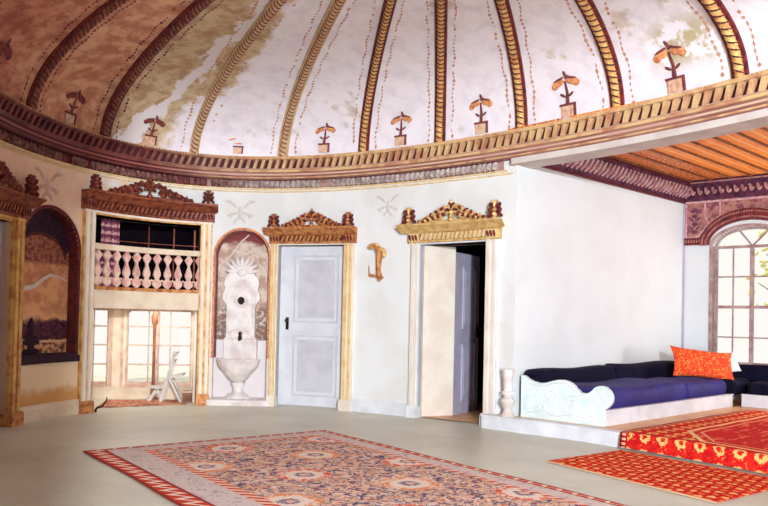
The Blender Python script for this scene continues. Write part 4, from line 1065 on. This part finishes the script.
# carved urn-shaped post at the end of the platform
up_ = alc((-.02, .0, 0)); UP = W(8.36, .115, .174)
vp = empty('carved_post', UP, 'whitish carved vase shaped post at the platform corner beside the divan end panel', 'ornamental post')
b = MB(); b.lathe([(0, .174), (.085, .174), (.085, .20), (.06, .225), (.05, .27), (.075, .31), (.10, .36), (.085, .40), (.055, .42), (.05, .44)], c=UP[:2], n=16); b.build('foot', M['fascia'], parent=vp)
b = MB(); b.lathe([(.05, .44), (.085, .46), (.095, .485), (.06, .50), (.055, .53), (.065, .66), (.075, .74), (.085, .75), (.085, .77), (0, .77)], c=UP[:2], n=16); b.build('shaft', M['marble'], parent=vp)

# ---------------------------------------------------------------- rugs
def rug_mesh(name, W_, L_, P0, du, dv_, m, label, z=.006, th=.012, step=.12, warp=.0, W2=None):
    nu_, nv2 = int(W_/step)+1, int(L_/step)+1; b = MB(); vs = []; uv = []
    for lay in (z, z+th):
        for i in range(nu_+1):
            for j in range(nv2+1):
                u_, v_ = W_*i/nu_, L_*j/nv2; e_ = 0
                if W2: u_ *= 1+(W2/W_-1)*j/nv2
                if i in (0, nu_): e_ = warp*math.sin(v_*3.1+.5)
                vs.append((P0[0]+du[0]*(u_+e_)+dv_[0]*v_, P0[1]+du[1]*(u_+e_)+dv_[1]*v_, lay-(0 if lay == z else (.006 if i in (0, nu_) or j in (0, nv2) else 0)))); uv.append((u_, v_))
    N_ = (nu_+1)*(nv2+1); fs = []; I = lambda i, j, k_: k_*N_+i*(nv2+1)+j
    for k_ in (0, 1):
        for i in range(nu_):
            for j in range(nv2): fs.append((I(i, j, k_), I(i+1, j, k_), I(i+1, j+1, k_), I(i, j+1, k_)))
    for i in range(nu_):
        for j in (0, nv2): fs.append((I(i, j, 0), I(i+1, j, 0), I(i+1, j, 1), I(i, j, 1)))
    for j in range(nv2):
        for i in (0, nu_): fs.append((I(i, j, 0), I(i, j+1, 0), I(i, j+1, 1), I(i, j, 1)))
    b.add(vs, fs); return tag(b.build(name, m, uv=uv), label, 'rug')
rug_mesh('flowered_carpet', RW, RL, (-.68, 9.15), (-.80, -.60), (.60, -.80), M['carpet'], 'large cream and navy flowered carpet with red borders on the hall floor', warp=.01)
rug_mesh('red_runner', 1.215, 1.86, (1.638, 7.456), (.80, .60), (0,0) if False else (.527, -.85), M['redlow'], 'flat bright red rug with orange flower rows on the floor below the step', warp=.0, W2=1.36)
for o_ in [q for q in bpy.data.objects if q.name == 'red_runner']: pass
# prayer rug: lies on the platform and drapes over the step
SR0 = 9.98; SR1 = 12.75
b = MB(); vs = []; uv = []
sl_ = np.linspace(SR0, SR1, 40); hs = [-.18, -.14, -.08, -.03, -.008, .02]+list(np.linspace(.10, 3.55, 34))
for s_ in sl_:
    q0 = nose(s_, 0, .155)
    for h in hs:
        if h <= -.008:
            f = min(1, (-h)/.17); p = (q0[0]-DU[0]*(.012-.035*f*f), q0[1]-DU[1]*(.012-.035*f*f), max(.012, .186+h-.0))
            p = (q0[0]-DU[0]*(.0+.03*f), q0[1]-DU[1]*(.0+.03*f), max(.02, .19+h))
        else: p = (q0[0]+DU[0]*h, q0[1]+DU[1]*h, .186+.003*math.sin(h*7+s_*3))
        vs.append(p)
        cr = (q0[0]-2.745)*DV[0]+(q0[1]-8.438)*DV[1]
        uv.append((cr, h-.0))
nh = len(hs); b.add(vs, [(i*nh+j, (i+1)*nh+j, (i+1)*nh+j+1, i*nh+j+1) for i in range(len(sl_)-1) for j in range(nh-1)])
o_ = tag(b.build('prayer_rug', M['redtop'], uv=uv), 'red prayer rug with cream outline draped over the alcove step', 'rug')
md = o_.modifiers.new('thick', 'SOLIDIFY'); md.thickness = .01; md.offset = 0

# ---------------------------------------------------------------- outdoors: trees beyond the windows
def tree(x, y, h, label, n=260):
    r_ = empty('garden_tree', (x, y, -.1), label, 'tree')
    b = MB(); b.tube([(x, y, -.1), (x+.1, y, h*.4), (x, y+.1, h*.7)], [.12, .09, .05], 8)
    for k_ in range(7):
        a = k_*2.4; b.tube([(x+.05, y, h*(.35+.05*k_)), (x+math.cos(a)*h*.28, y+math.sin(a)*h*.28, h*(.55+.06*k_))], [.04, .012], 6)
    b.build('trunk', M['bark'], parent=r_)
    b = MB()
    for k_ in range(n):
        a, q = random.random()*2*PI, random.random()**.5*h*.36; z_ = h*(.45+.5*random.random()); rr = random.uniform(.06, .13)
        b.blob((x+q*math.cos(a), y+q*math.sin(a), z_), (rr*1.5, rr, rr*.6), random.random()*3, 5, 3)
    b.build('foliage', M['leaf'], parent=r_)
tree(12.3, 22, 4.4, 'pale yellow green tree outside seen through the arched alcove window', 60)
tree(-5.6, 15.5, 3.4, 'pale green tree outside beyond the vestibule window')

# ---------------------------------------------------------------- light
w = bpy.data.worlds.new('sky'); S.world = w; w.use_nodes = True
bg = w.node_tree.nodes['Background']; bg.inputs[0].default_value = (1.0, .97, .93, 1); bg.inputs[1].default_value = 1.05
def area(name, loc, target, size, power, color, sy=None):
    l = bpy.data.lights.new(name, 'AREA'); l.size = size; l.energy = power; l.color = color
    if sy: l.shape = 'RECTANGLE'; l.size_y = sy
    o = bpy.data.objects.new(name, l); COL.objects.link(o); o.location = loc
    import mathutils
    o.rotation_euler = (mathutils.Vector(target)-mathutils.Vector(loc)).to_track_quat('-Z', 'Y').to_euler()
    return o
area('added_key_lamp', (1.67, -5, 3.2), (0.2, 9, 1.6), .3, 1950, (.88, .94, 1))  # added flash-like lamp behind the viewpoint, not a window
area('added_dome_fill', (1.32, -4, .7), (2.0, 8.5, 4.6), .6, 480, (.92, .95, 1))  # added low uplight that brightens the dome
area('added_alcove_fill', win((2.9, .15, 1.3)), win((1.2, 2.6, 3.9)), 1.0, 95, (1, .98, .96), 1.2)  # added fill by a stretch of wall with no window
area('added_vestibule_fill', ves((.75, .55, 1.44)), ves((.76, .56, 0)), 1.0, 14, (1, .97, .94), .5)  # added fill hidden behind the parapet beam, no fixture there
area('added_east_fill', (8.2, 1.8, 1.9), (2, 5, 2.2), 2.2, 6, (1, .74, .72), 2.2)  # added weak pinkish fill that tints the shaded side
area('added_east_fill', (8.2, 6.4, 1.9), (2, 7, 2.2), 2.2, 6, (1, .74, .72), 2.2)  # second added pinkish fill, further along the same wall

# ---------------------------------------------------------------- camera
cd = bpy.data.cameras.new('camera'); cam = bpy.data.objects.new('camera', cd); COL.objects.link(cam)
cd.sensor_fit = 'HORIZONTAL'; cd.sensor_width = 36; cd.lens = 750/768*36
cd.shift_x = 0; cd.shift_y = 48.66/768
import mathutils
p_, r_ = .020507, .02158
cam.location = (0, 0, CAMH)
# forward = (0,cos p,sin p); roll about it
fwd = mathutils.Vector((0, math.cos(p_), math.sin(p_))); up0 = mathutils.Vector((0, -math.sin(p_), math.cos(p_))); rt = mathutils.Vector((1, 0, 0))
R_ = rt*math.cos(r_)+up0*math.sin(r_); U_ = -rt*math.sin(r_)+up0*math.cos(r_)
cam.rotation_euler = mathutils.Matrix((R_, U_, -fwd)).transposed().to_euler()
S.camera = cam
sl = bpy.data.lights.new('sun', 'SUN'); sl.energy = 3.5; sl.angle = .02; so = bpy.data.objects.new('sun', sl); COL.objects.link(so); so.rotation_euler = (0, math.radians(-42), 0)
S.view_settings.view_transform = 'Standard'; S.view_settings.look = 'None'; S.view_settings.exposure = 0.0; S.view_settings.gamma = 1
S.view_settings.use_curve_mapping = False
